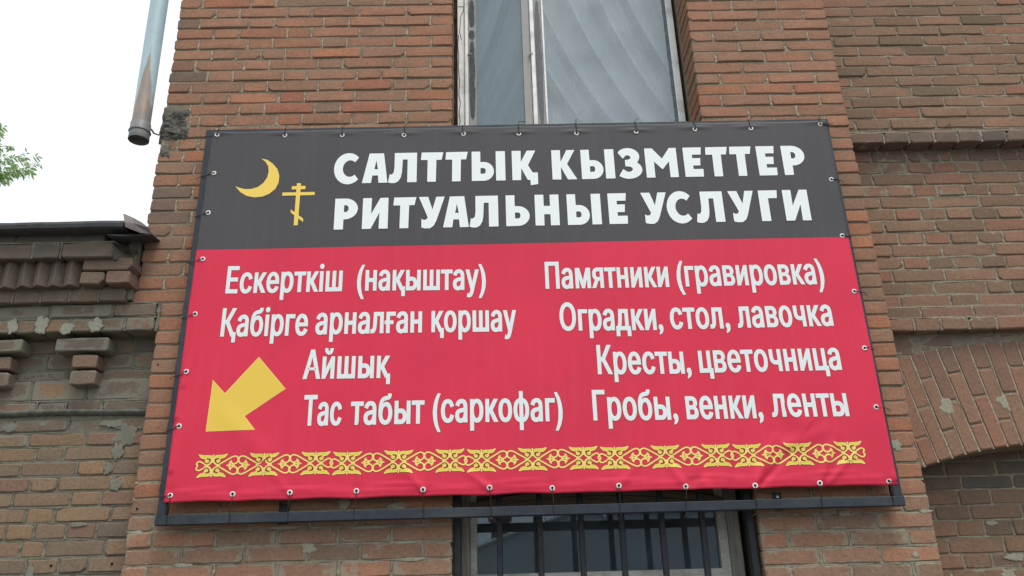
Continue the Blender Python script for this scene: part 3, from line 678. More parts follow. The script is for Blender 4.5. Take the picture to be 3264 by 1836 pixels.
FOLDS = [ # x0,z0,x1,z1,width,amp   creases in the cloth
    (*at(2405,1549,YB), *at(2470,1395,YB), .020, .010), (*at(2611,1541,YB), *at(2668,1380,YB), .018, .009), (*at(2428,1540,YB), *at(2520,1440,YB), .012, -.008),
    (*at(2500,1420,YB), *at(2660,1360,YB), .030, .005), (*at(2250,1560,YB), *at(2210,1440,YB), .026, .006), (*at(2640,1540,YB), *at(2730,1440,YB), .014, .006),
    (*at(2330,1560,YB), *at(2360,1400,YB), .03, -.006), (*at(1349,1562,YB), *at(1290,1500,YB), .014, .005), (*at(1560,1556,YB), *at(1480,1500,YB), .014, .006),
    (*at(924,1571,YB), *at(850,1490,YB), .02, .004), (*at(1330,1540,YB), *at(1180,1380,YB), .05, .004), (*at(830,1440,YB), *at(700,1300,YB), .05, .004),
    (*at(560,1330,YB), *at(600,1150,YB), .012, .006), (*at(545,1500,YB), *at(575,1330,YB), .012, .006), (*at(585,1230,YB), *at(625,1010,YB), .010, .005),
    (*at(1972,1549,YB), *at(2040,1470,YB), .02, .005), (*at(2186,1550,YB), *at(2130,1480,YB), .018, .006), (*at(2186,1550,YB), *at(2260,1500,YB), .018, -.005), (*at(2560,1350,YB), *at(2450,1250,YB), .05, .004)]
def disp(X, Z):
    d = .004*mnoise.noise(Vector((X*1.3, Z*1.3, 2)))+.0022*mnoise.noise(Vector((X*3.1, Z*2.3, 7)))
    e = min(Z-BZ0, .5)
    for x0, z0, x1, z1, w_, a in FOLDS:
        dx, dz = x1-x0, z1-z0; L2 = dx*dx+dz*dz; t = ((X-x0)*dx+(Z-z0)*dz)/L2
        if t < -.15 or t > 1.2: continue
        tc = min(1, max(0, t)); px_, pz_ = x0+dx*tc, z0+dz*tc
        r2 = (X-px_)**2+(Z-pz_)**2
        if r2 < 9*w_*w_: d += 1.5*a*math.exp(-r2/(w_*w_))*(1-.75*tc)
    for gx, gz in GW['t']:
        if abs(X-gx) < .2 and Z > 4.02: d += .007*math.exp(-((Z-gz-.012)/.007)**2)*math.exp(-((X-gx)/.07)**2)
    for gx, gz in GW['b']:
        if abs(X-gx) < .12 and Z < 2.3:
            d += -.005*math.exp(-((X-gx)**2+(Z-gz)**2)/.0009)
    if Z < 2.26: d += .005*math.exp(-((Z-2.212-.006*math.sin(X*9))/.006)**2)*(.5+.5*math.sin(X*13+1)) + .003*math.exp(-((Z-2.19)/.012)**2)
    if Z < 2.20: d += .0015*mnoise.noise(Vector((X*24, Z*10, 0)))
    if X < -1.44: d += .003*math.exp(-((X+1.49)/.008)**2)*(.5+.5*math.sin(Z*17))
    return d
NX, NZ = 330, 196
rows_z = [BZ0+(BZ1-BZ0)*j/NZ for j in range(NZ+1)]
js = min(range(NZ+1), key=lambda j: abs(rows_z[j]-ZSPLIT)); rows_z[js] = ZSPLIT
V = []; F = []; MI = []
for j, z in enumerate(rows_z):
    for i in range(NX+1):
        x = BX0+(BX1-BX0)*i/NX
        zz = z; xx = x
        if j > NZ-6:
            dd = min(abs(x-gx) for gx, _ in GW['t']); zz -= .0035*min(1, dd/.1)*(j-(NZ-6))/6
            zz += (z-4.0)*0
        if j < 5:
            dd = min(abs(x-gx) for gx, _ in GW['b']); zz += (.004*min(1, dd/.14)+.004*mnoise.noise(Vector((x*4, 0, 0)))+.006*(.5-(x+1.5)/3.3)*1.0)*(5-j)/5
        if i < 4: xx += (.004*mnoise.noise(Vector((z*5, 1, 0)))+.006*max(0, (z-2.9)))*(4-i)/4
        V.append((xx, YB-disp(x, z), zz))
for j in range(NZ):
    for i in range(NX):
        k = j*(NX+1)+i; F.append((k, k+1, k+NX+2, k+NX+1)); MI.append(0 if j < js else 1)
cl = pb(obj('cloth', V, F, [M_RED, M_GREY], smooth=True)); cl.data.polygons.foreach_set('material_index', MI)
sm_ = cl.modifiers.new('thickness', 'SOLIDIFY'); sm_.thickness = .0012; sm_.offset = -1

def fill_loops(loops, dens=None):
    """triangles inside closed loops, non-zero winding"""
    pts = []; edges = []
    if dens:
        L2 = []
        for L in loops:
            o = []
            for i in range(len(L)):
                a, q = Vector(L[i]), Vector(L[(i+1)%len(L)]); k = max(1, int((q-a).length/dens))
                o += [tuple(a.lerp(q, t/k)) for t in range(k)]
            L2.append(o)
        loops = L2
        x0 = min(p[0] for L in loops for p in L); x1 = max(p[0] for L in loops for p in L); z0 = min(p[1] for L in loops for p in L); z1 = max(p[1] for L in loops for p in L)
        pts += [Vector((x0+dens*i, z0+dens*j)) for i in range(1, int((x1-x0)/dens)+1) for j in range(1, int((z1-z0)/dens)+1)]
    for L in loops:
        b = len(pts); pts += [Vector(p) for p in L]; edges += [(b+i, b+(i+1)%len(L)) for i in range(len(L))]
    vs, es, fs, *_ = delaunay_2d_cdt(pts, edges, [], 0, 1e-7)
    keep = []
    for f in fs:
        c = (vs[f[0]]+vs[f[1]]+vs[f[2]])/3; wn = 0
        for L in loops:
            m = len(L)
            for i in range(m):
                ax, ay = L[i]; bx, by = L[(i+1)%m]
                if ay <= c.y:
                    if by > c.y and (bx-ax)*(c.y-ay)-(c.x-ax)*(by-ay) > 0: wn += 1
                elif by <= c.y and (bx-ax)*(c.y-ay)-(c.x-ax)*(by-ay) < 0: wn -= 1
        if wn: keep.append(tuple(f))
    return [(v.x, v.y) for v in vs], keep
def area(L): return sum(L[i][0]*L[(i+1)%len(L)][1]-L[(i+1)%len(L)][0]*L[i][1] for i in range(len(L)))/2
def clean(L, eps=1e-5):
    out = []
    for p in L:
        if not out or (p[0]-out[-1][0])**2+(p[1]-out[-1][1])**2 > eps*eps: out.append(p)
    if len(out) > 2 and (out[0][0]-out[-1][0])**2+(out[0][1]-out[-1][1])**2 < eps*eps: out.pop()
    return out
def offset_loop(L, dx, dz):
    """grow an outline; loops wound counter-clockwise grow outwards"""
    n = len(L); out = []
    for i in range(n):
        a, p, b = Vector(L[i-1]), Vector(L[i]), Vector(L[(i+1)%n])
        d1 = (p-a).normalized(); d2 = (b-p).normalized()
        n1 = Vector((d1.y, -d1.x)); n2 = Vector((d2.y, -d2.x)); m = n1+n2
        if m.length < .3: m = n1
        m = m/max(.35, m.dot(n1)); 
        if m.length > 1.6: m = m.normalized()*1.6
        out.append((p.x+m.x*dx, p.y+m.y*dz))
    return out
def print_mesh(layers, name, lift0=.0009, label=None, dens=None):
    """layers: list of (loops, ink, level) in banner coordinates, laid on the cloth"""
    vs, fs, mi, mats = [], [], [], []
    for loops, inkm, lev in layers:
        if inkm not in mats: mats.append(inkm)
        p, t = fill_loops(loops, dens)
        b = len(vs); vs += [(x, YB-disp(x, z)-lift0-lev, z) for x, z in p]; fs += [tuple(i+b for i in f) for f in t]; mi += [mats.index(inkm)]*len(t)
    o = pb(obj(name, vs, fs, mats)); o.data.polygons.foreach_set('material_index', mi)
    if label: o['label'] = label
    return o
def arc(cx_, cy_, rx, ry, a0, a1, n=14):
    return [(cx_+rx*math.cos(math.radians(a0+(a1-a0)*i/n)), cy_+ry*math.sin(math.radians(a0+(a1-a0)*i/n))) for i in range(n+1)]
SOFT = {'ь': [[(0,0),(0,1),(.26,1),(.26,.64)]+arc(.36,.32,.30,.32,88,-90)+[(.36,0)], [(.26,.24)]+arc(.36,.335,.055,.095,-90,90,8)+[(.26,.43)]]}
GL = {
 'С': [arc(.5,.5,.5,.53,44,316,26)+arc(.56,.5,.25,.28,312,48,18)],
 'А': [[(0,0),(.26,1),(.83,1),(1,0),(.65,0),(.62,.25),(.40,.25),(.36,0)], [(.54,.76),(.47,.46),(.61,.46)]],
 'Л': [[(.21,1),(.21,.5),(.19,.34),(.13,.27),(.05,.28),(.0,.01),(.10,-.02),(.24,-.02),(.36,.04),(.44,.16),(.48,.34),(.50,.77),(.67,.77),(.67,0),(1,0),(1,1)]],
 'Т': [[(.03,1),(1,1),(.92,.74),(.69,.74),(.67,0),(.29,0),(.30,.74),(0,.74)]],
 'Ы': SOFT['ь']+[[(.72,0),(.72,1),(1,1),(1,0)]],
 'Ь': [[(0,0),(0,1),(.38,1),(.38,.64)]+arc(.5,.32,.5,.32,92,-90)+[(.5,0)], [(.38,.24)]+arc(.52,.335,.09,.095,-90,90,8)+[(.38,.43)]],
 'Қ': [[(0,0),(0,1),(.36,1),(.35,.62),(.60,1),(.94,1),(.63,.5),(.80,.25),(1,.25),(1,-.14),(.71,-.18),(.70,0),(.60,0),(.36,.40),(.34,0)]],
 'К': [[(0,0),(0,1),(.36,1),(.36,.60),(.62,1),(.95,1),(.62,.52),(1,0),(.62,0),(.36,.42),(.36,0)]],
 'З': [[(.0,.86)]+arc(.42,.73,.50,.295,140,-32,16)+arc(.42,.285,.58,.31,48,-138,18)+[(0,.10),(.18,.31)]+arc(.42,.30,.17,.09,-125,85,10)+[(.28,.40),(.28,.61)]+arc(.40,.70,.13,.075,-80,130,8)+[(.20,.66)]],
 'М': [[(0,0),(0,1),(.24,1),(.53,.64),(.78,1),(1,1),(1,0),(.74,0),(.74,.54),(.52,.27),(.27,.54),(.27,0)]],
 'Е': [[(0,0),(0,1),(1,1),(.95,.75),(.47,.75),(.47,.63),(.90,.63),(.86,.38),(.47,.38),(.47,.26),(1,.26),(.98,0)]],
 'Р': [[(0,0),(0,1),(.45,1)]+arc(.45,.66,.55,.34,88,-90)+[(.40,.32),(.40,0)], [(.40,.56)]+arc(.48,.67,.12,.11,-90,90,8)+[(.40,.78)]],
 'И': [[(0,0),(0,1),(.35,1),(.34,.48),(.68,1),(1,1),(1,0),(.65,0),(.66,.52),(.34,0)]],
 'У': [[(0,1),(.36,1),(.53,.58),(.67,1),(1,1),(.68,.22),(.58,.06),(.44,-.02),(.25,-.02),(.11,.01),(.11,.29),(.2,.25),(.29,.26),(.35,.33)]],
 'Н': [[(0,0),(0,1),(.37,1),(.37,.63),(.63,.63),(.63,1),(1,1),(1,0),(.63,0),(.63,.36),(.37,.36),(.37,0)]],
 'Г': [[(0,0),(0,1),(1,1),(.95,.74),(.48,.74),(.48,0)]],
}
HEAD = [(3.789,.180,[('С',-.850,-.698),('А',-.699,-.564),('Л',-.561,-.41),('Т',-.389,-.269),('Т',-.258,-.138),('Ы',-.118,.061),('Қ',.097,.233),('К',.310,.442),('Ы',.467,.645),
                    ('З',.668,.792),('М',.812,.983),('Е',1.019,1.119),('Т',1.139,1.260),('Т',1.269,1.389),('Е',1.415,1.514),('Р',1.551,1.673)]),
        (3.519,.180,[('Р',-.833,-.713),('И',-.688,-.555),('Т',-.529,-.409),('У',-.396,-.261),('А',-.269,-.136),('Л',-.132,.018),('Ь',.058,.181),('Н',.210,.336),('Ы',.378,.555),
                    ('Е',.594,.692),('У',.768,.903),('С',.900,1.048),('Л',1.050,1.199),('У',1.229,1.365),('Г',1.391,1.492),('И',1.519,1.651)])]
def orient(L, hole=False):
    a = area(L)
    return L if (a > 0) != hole else L[::-1]
for zb_, h, letters in HEAD:
    hi, lo = [], []
    for ch, x0, x1 in letters:
        for idx, L in enumerate(GL[ch]):
            hole = (ch in 'АЬР' and idx == 1) or (ch == 'Ы' and idx == 1)
            Q = orient([(x0+(x1-x0)*x, zb_+h*y) for x, y in clean(L)], hole)
            hi.append(Q); lo.append(offset_loop(Q, .0022, .0022))
    print_mesh([(lo, I_EDGEG, 0), (hi, I_WHITE, .0002)], 'lettering', label='white heading in heavy capitals on the grey band, '+('upper' if zb_ > 3.7 else 'lower')+' line')

# body words from the built-in face, narrowed and thickened
def outline(txt):
    c = bpy.data.curves.new('t', 'FONT'); c.body = txt; c.resolution_u = 3; c.space_character = 1.07; c.fill_mode = 'NONE'
    o = bpy.data.objects.new('t', c); COL.objects.link(o)
    dg = bpy.context.evaluated_depsgraph_get(); me = bpy.data.meshes.new_from_object(o.evaluated_get(dg))
    adj = {}
    for e in me.edges:
        a, b = e.vertices; adj.setdefault(a, []).append(b); adj.setdefault(b, []).append(a)
    seen = set(); loops = []
    for s in adj:
        if s in seen: continue
        L = [s]; seen.add(s); prev = None; cur = s
        while True:
            nxt = [q for q in adj[cur] if q != prev and q not in seen]
            if not nxt: break
            prev, cur = cur, nxt[0]; L.append(cur); seen.add(cur)
        if len(L) > 2: loops.append(clean([(me.vertices[i].co.x, me.vertices[i].co.y) for i in L]))
    bpy.data.objects.remove(o); bpy.data.meshes.remove(me); bpy.data.curves.remove(c)
    return loops
def inside(p, L):
    r = False; m = len(L)
    for i in range(m):
        (ax, ay), (bx, by) = L[i], L[(i+1)%m]
        if (ay > p[1]) != (by > p[1]) and p[0] < (bx-ax)*(p[1]-ay)/(by-ay)+ax: r = not r
    return r
def Cc(x, y): return at(550+x/1.9815, 780+y/1.9815, YB)
def Dd(x, y): return at(1700+x/2.24, 780+y/2.24, YB)
CAPH = .142
capref = outline('Н'); capu = max(p[1] for L in capref for p in L)
LINES = [
 ('white line of the left column, topmost', [('Ескерткіш', Cc(333,306), Cc(1070,292)), ('(нақыштау)', Cc(1163,290), Cc(1980,282))]),
 ('white line of the left column, second from the top', [('Қабірге', Cc(300,578), Cc(850,570)), ('арналған', Cc(900,565), Cc(1575,553)), ('қоршау', Cc(1635,552), Cc(2172,545))]),
 ('single white word right of the arrow tip', [('Айшық', Cc(822,847), Cc(1374,840))]),
 ('white line at the bottom of the left column', [('Тас', Cc(822,1142), Cc(1065,1138)), ('табыт', Cc(1122,1137), Cc(1590,1128)), ('(саркофаг)', Cc(1643,1122), Cc(2467,1112))]),
 ('white line of the right column, topmost', [('Памятники', Dd(88,313), Dd(972,300)), ('(гравировка)', Dd(1030,298), Dd(2085,278))]),
 ('white line of the right column, second from the top', [('Оградки,', Dd(192,612), Dd(930,606)), ('стол,', Dd(983,600), Dd(1408,596)), ('лавочка', Dd(1463,592), Dd(2145,577))]),
 ('white line of the right column, third from the top', [('Кресты,', Dd(462,922), Dd(1132,917)), ('цветочница', Dd(1190,912), Dd(2203,892))]),
 ('white line at the bottom of the right column', [('Гробы,', Dd(430,1252), Dd(1037,1246)), ('венки,', Dd(1098,1244), Dd(1645,1236)), ('ленты', Dd(1708,1228), Dd(2257,1222))]),
]
for lab, words in LINES:
    A_, B_, C_ = [], [], []
    for txt, (x0, z0), (x1, z1) in words:
        loops = outline(txt)
        mnx = min(p[0] for L in loops for p in L); mxx = max(p[0] for L in loops for p in L)
        hs_ = CAPH/capu; sx = (x1-x0-.008)/(mxx-mnx)
        W = []
        for L in loops:
            Q = [(x0+.004+(x-mnx)*sx, (z0+(z1-z0)*(x-mnx)/(mxx-mnx))+.001+y*hs_) for x, y in L]
            W.append(Q)
        # nesting decides which outlines are holes
        fin = []
        for i, Q in enumerate(W):
            dep = sum(1 for j, R_ in enumerate(W) if j != i and abs(area(R_)) > abs(area(Q)) and inside(Q[0], R_) and inside(Q[len(Q)//2], R_) and inside(Q[len(Q)//3], R_))
            fin.append(orient(Q, dep % 2 == 1))
        for Q in fin:
            A_.append(offset_loop(Q, .0058, .0048)); B_.append(offset_loop(Q, .0043, .0033)); C_.append(offset_loop(Q, .0020, .0011))
    print_mesh([(A_, I_EDGE, 0), (B_, I_CREAM, .0002), (C_, I_PALE, .0004)], 'lettering', label=lab)

# crescent, cross and arrow
def U(x, y): return at(600+x/2.342, 380+y/2.342, YB)
cr = [U(545,293),U(590,302),U(630,330),U(665,370),U(680,420),U(675,470),U(650,520),U(605,556),U(550,578),U(490,583),U(435,572),U(390,545),U(363,515),U(350,498),
      U(375,510),U(420,521),U(470,520),U(520,505),U(560,475),U(588,435),U(600,390),U(597,350),U(577,318)]
cr = orient(cr); print_mesh([([offset_loop(cr, .002, .002)], I_EDGEG, 0), ([cr], I_LGOLD, .0002), ([offset_loop(cr, -.002, -.002)], I_YEL, .0004)], 'crescent_emblem')
def bar(a, b, c, d): return orient([U(*a), U(*b), U(*c), U(*d)])
cc = (-1.03); 
def rect(x0, x1, z0, z1): return [(x0,z0),(x1,z0),(x1,z1),(x0,z1)]
sl_ = orient([(-1.050,3.631),(-1.050,3.612),(-.994,3.572),(-.972,3.556),(-.972,3.575)][:0] or [U(765,673),U(765,697),U(858,768),U(858,742)])
crs = [[(-1.041,3.549),(-1.019,3.549),(-1.019,3.724),(-.943,3.724),(-.943,3.743),(-1.019,3.743),(-1.019,3.760),(-.994,3.760),(-.994,3.780),(-1.019,3.780),(-1.019,3.797),(-1.041,3.797),(-1.041,3.780),(-1.066,3.780),(-1.066,3.760),(-1.041,3.760),(-1.041,3.743),(-1.113,3.743),(-1.113,3.724),(-1.041,3.724)], sl_]
crs = [orient(q) for q in crs]
print_mesh([([offset_loop(q, .002, .002) for q in crs], I_EDGEG, 0), (crs, I_YEL, .0002)], 'cross_emblem')
ar = orient([Cc(545,712),Cc(710,910),Cc(452,1083),Cc(518,1168),Cc(212,1177),Cc(255,857),Cc(330,942)])
print_mesh([([offset_loop(ar, .0022, .0022)], I_LGOLD, 0), ([offset_loop(ar, -.0006, -.0006)], ink('mustard_print', (.80,.56,.09)), .0002)], 'arrow', dens=.015)

# ornament band: five repeats
def stroke(pts, w_, k0=1., k1=1.):
    n = len(pts); L, R = [], []
    for i, p in enumerate(pts):
        a = Vector(pts[max(0, i-1)]); b = Vector(pts[min(n-1, i+1)]); d = (b-a).normalized(); nn = Vector((-d.y, d.x))
        ww = w_/2*(k0+(k1-k0)*i/(n-1)); L.append((p[0]+nn.x*ww, p[1]+nn.y*ww)); R.append((p[0]-nn.x*ww, p[1]-nn.y*ww))
    return L+R[::-1]
def smooth(pts, n=4):
    out = []
    for i in range(len(pts)-1):
        p0, p1, p2, p3 = pts[max(0,i-1)], pts[i], pts[i+1], pts[min(len(pts)-1,i+2)]
        for j in range(n):
            t = j/n; out.append(tuple(.5*((2*p1[k])+(-p0[k]+p2[k])*t+(2*p0[k]-5*p1[k]+4*p2[k]-p3[k])*t*t+(-p0[k]+3*p1[k]-3*p2[k]+p3[k])*t**3) for k in (0, 1)))
    return out+[pts[-1]]
band = smooth([(14,150),(17,95),(38,50),(80,22),(130,30),(200,68),(300,130),(360,162),(410,170),(448,150),(462,108),(452,62),(425,34),(385,28),(350,46),(332,72)])
leaf = smooth([(22,185),(70,196),(130,196),(190,200),(258,218),(238,182),(205,150),(165,138),(130,128),(135,95),(112,60),(76,62),(66,92),(84,112),(112,112),(92,140),(58,146),(30,130)], 3)
groove = smooth([(112,132),(78,130),(54,104),(56,70),(84,44),(118,42),(138,60)], 3)
horn = smooth([(350,98),(322,84),(304,56),(298,16),(330,12),(334,44),(350,98)], 3)[:-1]
endl = smooth([(-75,20),(-130,32),(-185,62),(-232,84),(-268,74),(-286,40),(-270,18),(-262,0)])
tip = [(-14,-150),(-16,150),(-12,186),(0,222),(12,186),(16,150)]
UNIT = {'lo': [], 'gold': [], 'lime': [], 'br': []}
FC = [-935, 0, 935]
def put(kind, poly, cx_, fx=1, fy=1): UNIT[kind].append([(cx_+x*fx, y*fy) for x, y in poly])
for fc in FC:
    for fy in (1, -1):
        for fx in (1, -1):
            inner = (fc, fx) not in ((-935, -1), (935, 1))
            if inner: put('gold', stroke(band, 29), fc, fx, fy); put('lime', horn, fc, fx, fy)
            else:
                put('gold', stroke(endl, 29), fc, -fx if False else (1 if fc < 0 else -1), fy)
                put('gold', stroke(smooth([(14,150),(17,95),(38,50),(75,22),(110,22)]), 36), fc, fx, fy)
            put('leaf' if False else 'lime', leaf, fc, fx, fy); put('br', stroke(groove, 26, 1, .7), fc, fx, fy)
            put('gold', stroke(leaf[:14], 15), fc, fx, fy); put('gold', stroke(leaf[13:], 12), fc, fx, fy)
    put('lime', [(-11, -212), (11, -212), (15, -140), (10, -60), (-10, -60), (-15, -140)], fc); put('lime', [(-11, 212), (11, 212), (15, 140), (10, 60), (-10, 60), (-15, 140)][::-1], fc)
    put('lime', [(-100,-14),(-60,0),(-100,14),(-130,14),(-150,0),(-130,-14)], fc); put('lime', [(100,-14),(60,0),(100,14),(130,14),(150,0),(130,-14)], fc)
for lc in (-467, 467):
    put('lime', [(-214,0),(-200,15),(-150,13),(-60,12),(-60,-12),(-150,-13),(-200,-15)], lc); put('lime', [(214,0),(200,15),(150,13),(60,12),(60,-12),(150,-13),(200,-15)], lc)
    put('gold', stroke([(0,50),(0,160)], 20), lc); put('gold', stroke([(0,-50),(0,-160)], 20), lc)
def simple_layer(polys, inkm, base, xc, zc, sx, sz, grow=0.):
    """each stroke a hair above the one before so that crossings never share a plane"""
    global _ov, _of, _om, _omats
    if inkm not in _omats: _omats.append(inkm)
    for q, P in enumerate(polys):
        Q = orient(clean([(xc+x*sx, zc+y*sz) for x, y in P]))
        if grow: Q = offset_loop(Q, grow, grow)
        p, t = fill_loops([Q]); b = len(_ov)
        _ov += [(x, YB-disp(x, z)-.0007-base*.22-q*.000003, z) for x, z in p]; _of += [tuple(i+b for i in f) for f in t]; _om += [_omats.index(inkm)]*len(t)
OX0, OX1 = -1.398, 1.699
uw = (OX1-OX0)/5
for r in range(5):
    _ov, _of, _om, _omats = [], [], [], []
    xc = OX0+uw*(r+.5); sx = uw/2445; zc = 2.320-.018*(r+.5)/5+.004; sz = .106/440
    simple_layer(UNIT['gold'], I_BROWN, 0, xc, zc, sx, sz, .0016); simple_layer(UNIT['lime'], I_BROWN, .0006, xc, zc, sx, sz, .0014)
    simple_layer(UNIT['lime'], I_LGOLD, .0014, xc, zc, sx, sz, .0004); simple_layer(UNIT['lime'], I_LIME, .0018, xc, zc, sx, sz, -.0028)
    simple_layer(UNIT['gold'], I_LGOLD, .0024, xc, zc, sx, sz, 0); simple_layer(UNIT['br'], I_BROWN, .0032, xc, zc, sx, sz, 0)
    o = pb(obj('ornament', _ov, _of, _omats)); o.data.polygons.foreach_set('material_index', _om)

# eyelets and binding wires
def ring_mesh(r0, r1, th, n=16):
    v = []; f = []
    prof = [(r0, 0), (r0, -th), ((r0+r1)/2, -th*1.5), (r1, -th), (r1, 0)]
    for i in range(n):
        t = 2*math.pi*i/n
        for r, y in prof: v.append((r*math.cos(t), y, r*math.sin(t)))
    m = len(prof)
    for i in range(n):
        for k in range(m-1): a = i*m+k; b = ((i+1)%n)*m+k; f.append((a, b, b+1, a+1))
    return v, f
rv, rf = ring_mesh(.0062, .0128, .0015)
ring_me = bpy.data.meshes.new('eyelet'); ring_me.from_pydata(rv, [], rf); ring_me.materials.append(M_RING); ring_me.polygons.foreach_set('use_smooth', [True]*len(ring_me.polygons))
hn = 12; hole_me = bpy.data.meshes.new('eyelet_hole'); hole_me.from_pydata([(.0068*math.cos(2*math.pi*i/hn), -.0008, .0068*math.sin(2*math.pi*i/hn)) for i in range(hn)], [], [tuple(range(hn))]); hole_me.materials.append(M_HOLE)
random.seed(5)
for side, L in GW.items():
    for i, (X, Z) in enumerate(L):
        y = YB-disp(X, Z)-.0006
        e = bpy.data.objects.new('eyelet', ring_me); COL.objects.link(e); e.parent = ban; e.location = (X, y-YB, Z-BZ0); e.rotation_euler = (rnd(-.15,.15), 0, rnd(-.15,.15))
        h = bpy.data.objects.new('eyelet_hole', hole_me); COL.objects.link(h); h.parent = e
        g = MB(); r = .0019
        j = lambda s=.006: rnd(-s, s)
        if side == 't':
            corner = i in (0, 10)
            g.tube([(X+j(.002), y-.003, Z), (X+j(), y-.006, Z+.018), (X+j(), -.097, FZ1-.006), (X+j(), -.088, FZ1+.004), (X+j(), -.07, FZ1+.003)], r)
            g.tube([(X+.004, -.092, FZ1+.003), (X+.008+j(.01), -.096, FZ1+.014), (X+.022+j(.016), -.094, FZ1+.018+j())], r*.8)
            if i == 10: g.tube([(X, y-.003, Z), (X+.05, -.1, Z+.004), (FX1+.004, -.09, Z+.003), (FX1+.022, -.09, Z+.012)], r); g.tube([(X, y-.003, Z), (X+.03, -.1, Z-.006), (FX1+.002, -.09, Z-.002)], r)
        elif side == 'b':
            xe = X+(-.004 if i < 3 else j(.006))
            g.tube([(X, y-.003, Z), (X+j(.003), y-.006, Z-.025), (xe, -.098, BZ0-.04), (xe, -.0935, FZ0+fw+.002), (xe+j(.003), -.0925, FZ0+.02), (xe+j(.003), -.0925, FZ0+.002), (xe, -.086, FZ0-.003)], r)
            if random.random() < .7: g.tube([(xe, -.088, FZ0-.002), (xe+j(.01), -.092, FZ0-.014), (xe+j(.03), -.09, FZ0-.028)], r*.8)
            if i in (0, 11): s_ = -1 if i == 0 else 1; g.tube([(X, y-.003, Z), (X+s_*.02, -.1, Z-.004), (X+s_*.045, -.094, Z-.006*(1 if i == 0 else -1))], r)
        else:
            s_ = -1 if side == 'l' else 1; xo = FX0 if side == 'l' else FX1
            dz = -.018 if side == 'l' else -.003
            g.tube([(X, y-.003, Z), (X+s_*.012, y-.005, Z+j(.003)), (xo-s_*.035, -.0945, Z+dz*.6+j(.002)), (xo-s_*.003, -.0925, Z+dz), (xo+s_*.003, -.085, Z+dz)], r)
            if i % 2 == 0: g.tube([(xo, -.09, Z+dz), (xo+s_*.012, -.092, Z+dz-.008+j()), (xo+s_*.02, -.09, Z+dz-.02+j())], r*.8)
            if side == 'r': g.tube([(xo-.03, -.095, Z+j(.004)), (xo-.006, -.093, Z-.004)], r)
        pb(g.build('binding_wire', M_WIRE))

# ------------------------------------------------------------------ small fixings on the brickwork
for px, py, Yv in ((438,1622,0),(2,0,9)):
    if Yv == 9: continue
    X, Z = at(px, py, 0); g = MB(); g.tube([(X, -.003, Z), (X, -.006, Z)], .005, 8); g.build('drill_hole', M_HOLE, bld)
for px, py, Yd in ((505, 1162, 0),):
    X, Z = at(px, py, 0); g = MB(); g.tube([(X, -.004, Z), (X, -.006, Z)], .004, 8); g.build('drill_hole', M_HOLE, bld)
X, Z = at(3021, 412, .15); g = MB(); g.tube([(X-.004, .16, Z+.018), (X, .12, Z+.018), (X, .12, Z-.02)], .0025, 5); g.build('nail', M_WIRE, bld)

# ------------------------------------------------------------------ low wing on the left
wing = empty('brick_wing'); tag(wing, 'lower brick wing with toothed cornice and metal roof edge beside the tall wall', 'building')
YWG = .10; WX0 = -5.2
def q2(x, y, Y): return zp('2', x, y, Y)
def q3(x, y, Y): return zp('3', x, y, Y)
zr = q2(700, 1060, 0)[1]      # underside of the flush ledge
g = MB(); g.box(WX0, XB-.001, YWG+M0, .6, 0, 3.56); g.box(WX0, XA-.002, -.03, YWG+M0, q2(700,838,-.04)[1]+.02, 3.5)
g.build('wall', M_MORTW, wing)
WB = Bricks(); wj = MB()
def wing_row(z0, z1, js, Y, X1, soot=.1, smear=.5, X0=WX0, dp=.09, name='brick', step=.27, gap=.0055, tm=.5):
    js = sorted(js); 
    x = js[0] if js else X1-.27
    pre = []
    while x > X0+step: x -= step; pre.append(x)
    xs_ = sorted(pre+js+[X1])
    for i in range(len(xs_)-1):
        a, b = xs_[i], xs_[i+1]
        WB.add(a, b, z0, z1, Y+rnd(-.003, .003), M_WBRICK, dp=dp, tint=min(1, max(0, random.gauss(tm, .22))), soot=min(1, soot*rnd(.6, 1.3)), smear=smear*rnd(.6, 1.3), hidden=(b < -3.0 or z1 < 1.72), name=name, gap=gap)
        strip(wj, a-.005, a+.005, z0+.003, z1, Y+.002, Y+.04)
    strip(wj, xs_[0], X1, z1-.0045, z1+.0045, Y+.003, Y+.04, int((X1-xs_[0])/.05))
random.seed(23)
YWB = YWG
XE = XB+.004
low = [(262,355,[515,850],.45,.95),(365,470,[215,645],.15,.75),(470,580,[270,480,915],.05,.55),(580,695,[150,580,800],.05,.5),(695,808,[225,435,870],.05,.4),(808,925,[95,530,760],.05,.35),
       (925,1045,[190,410,835],.1,.35),(1045,1172,[40,255,495,725],.1,.45),(1172,1305,[150,330,790],.1,.45),(1305,1430,[190,440,660],.15,.5)]
for y0, y1, xs_, so_, sm__ in low:
    z1, z0 = q3(600, y0, YWB)[1], q3(600, y1, YWB)[1]
    wing_row(z0, z1, [q3(x, (y0+y1)/2, YWB)[0] for x in xs_], YWB, XE, so_, sm__, tm=.66)
zc = q3(600, 1430, YWB)[1]
for k in range(8): wing_row(zc-.074*(k+1), zc-.074*k, [XE-(.135 if k % 2 else .27)], YWB, XE, .1, .45)
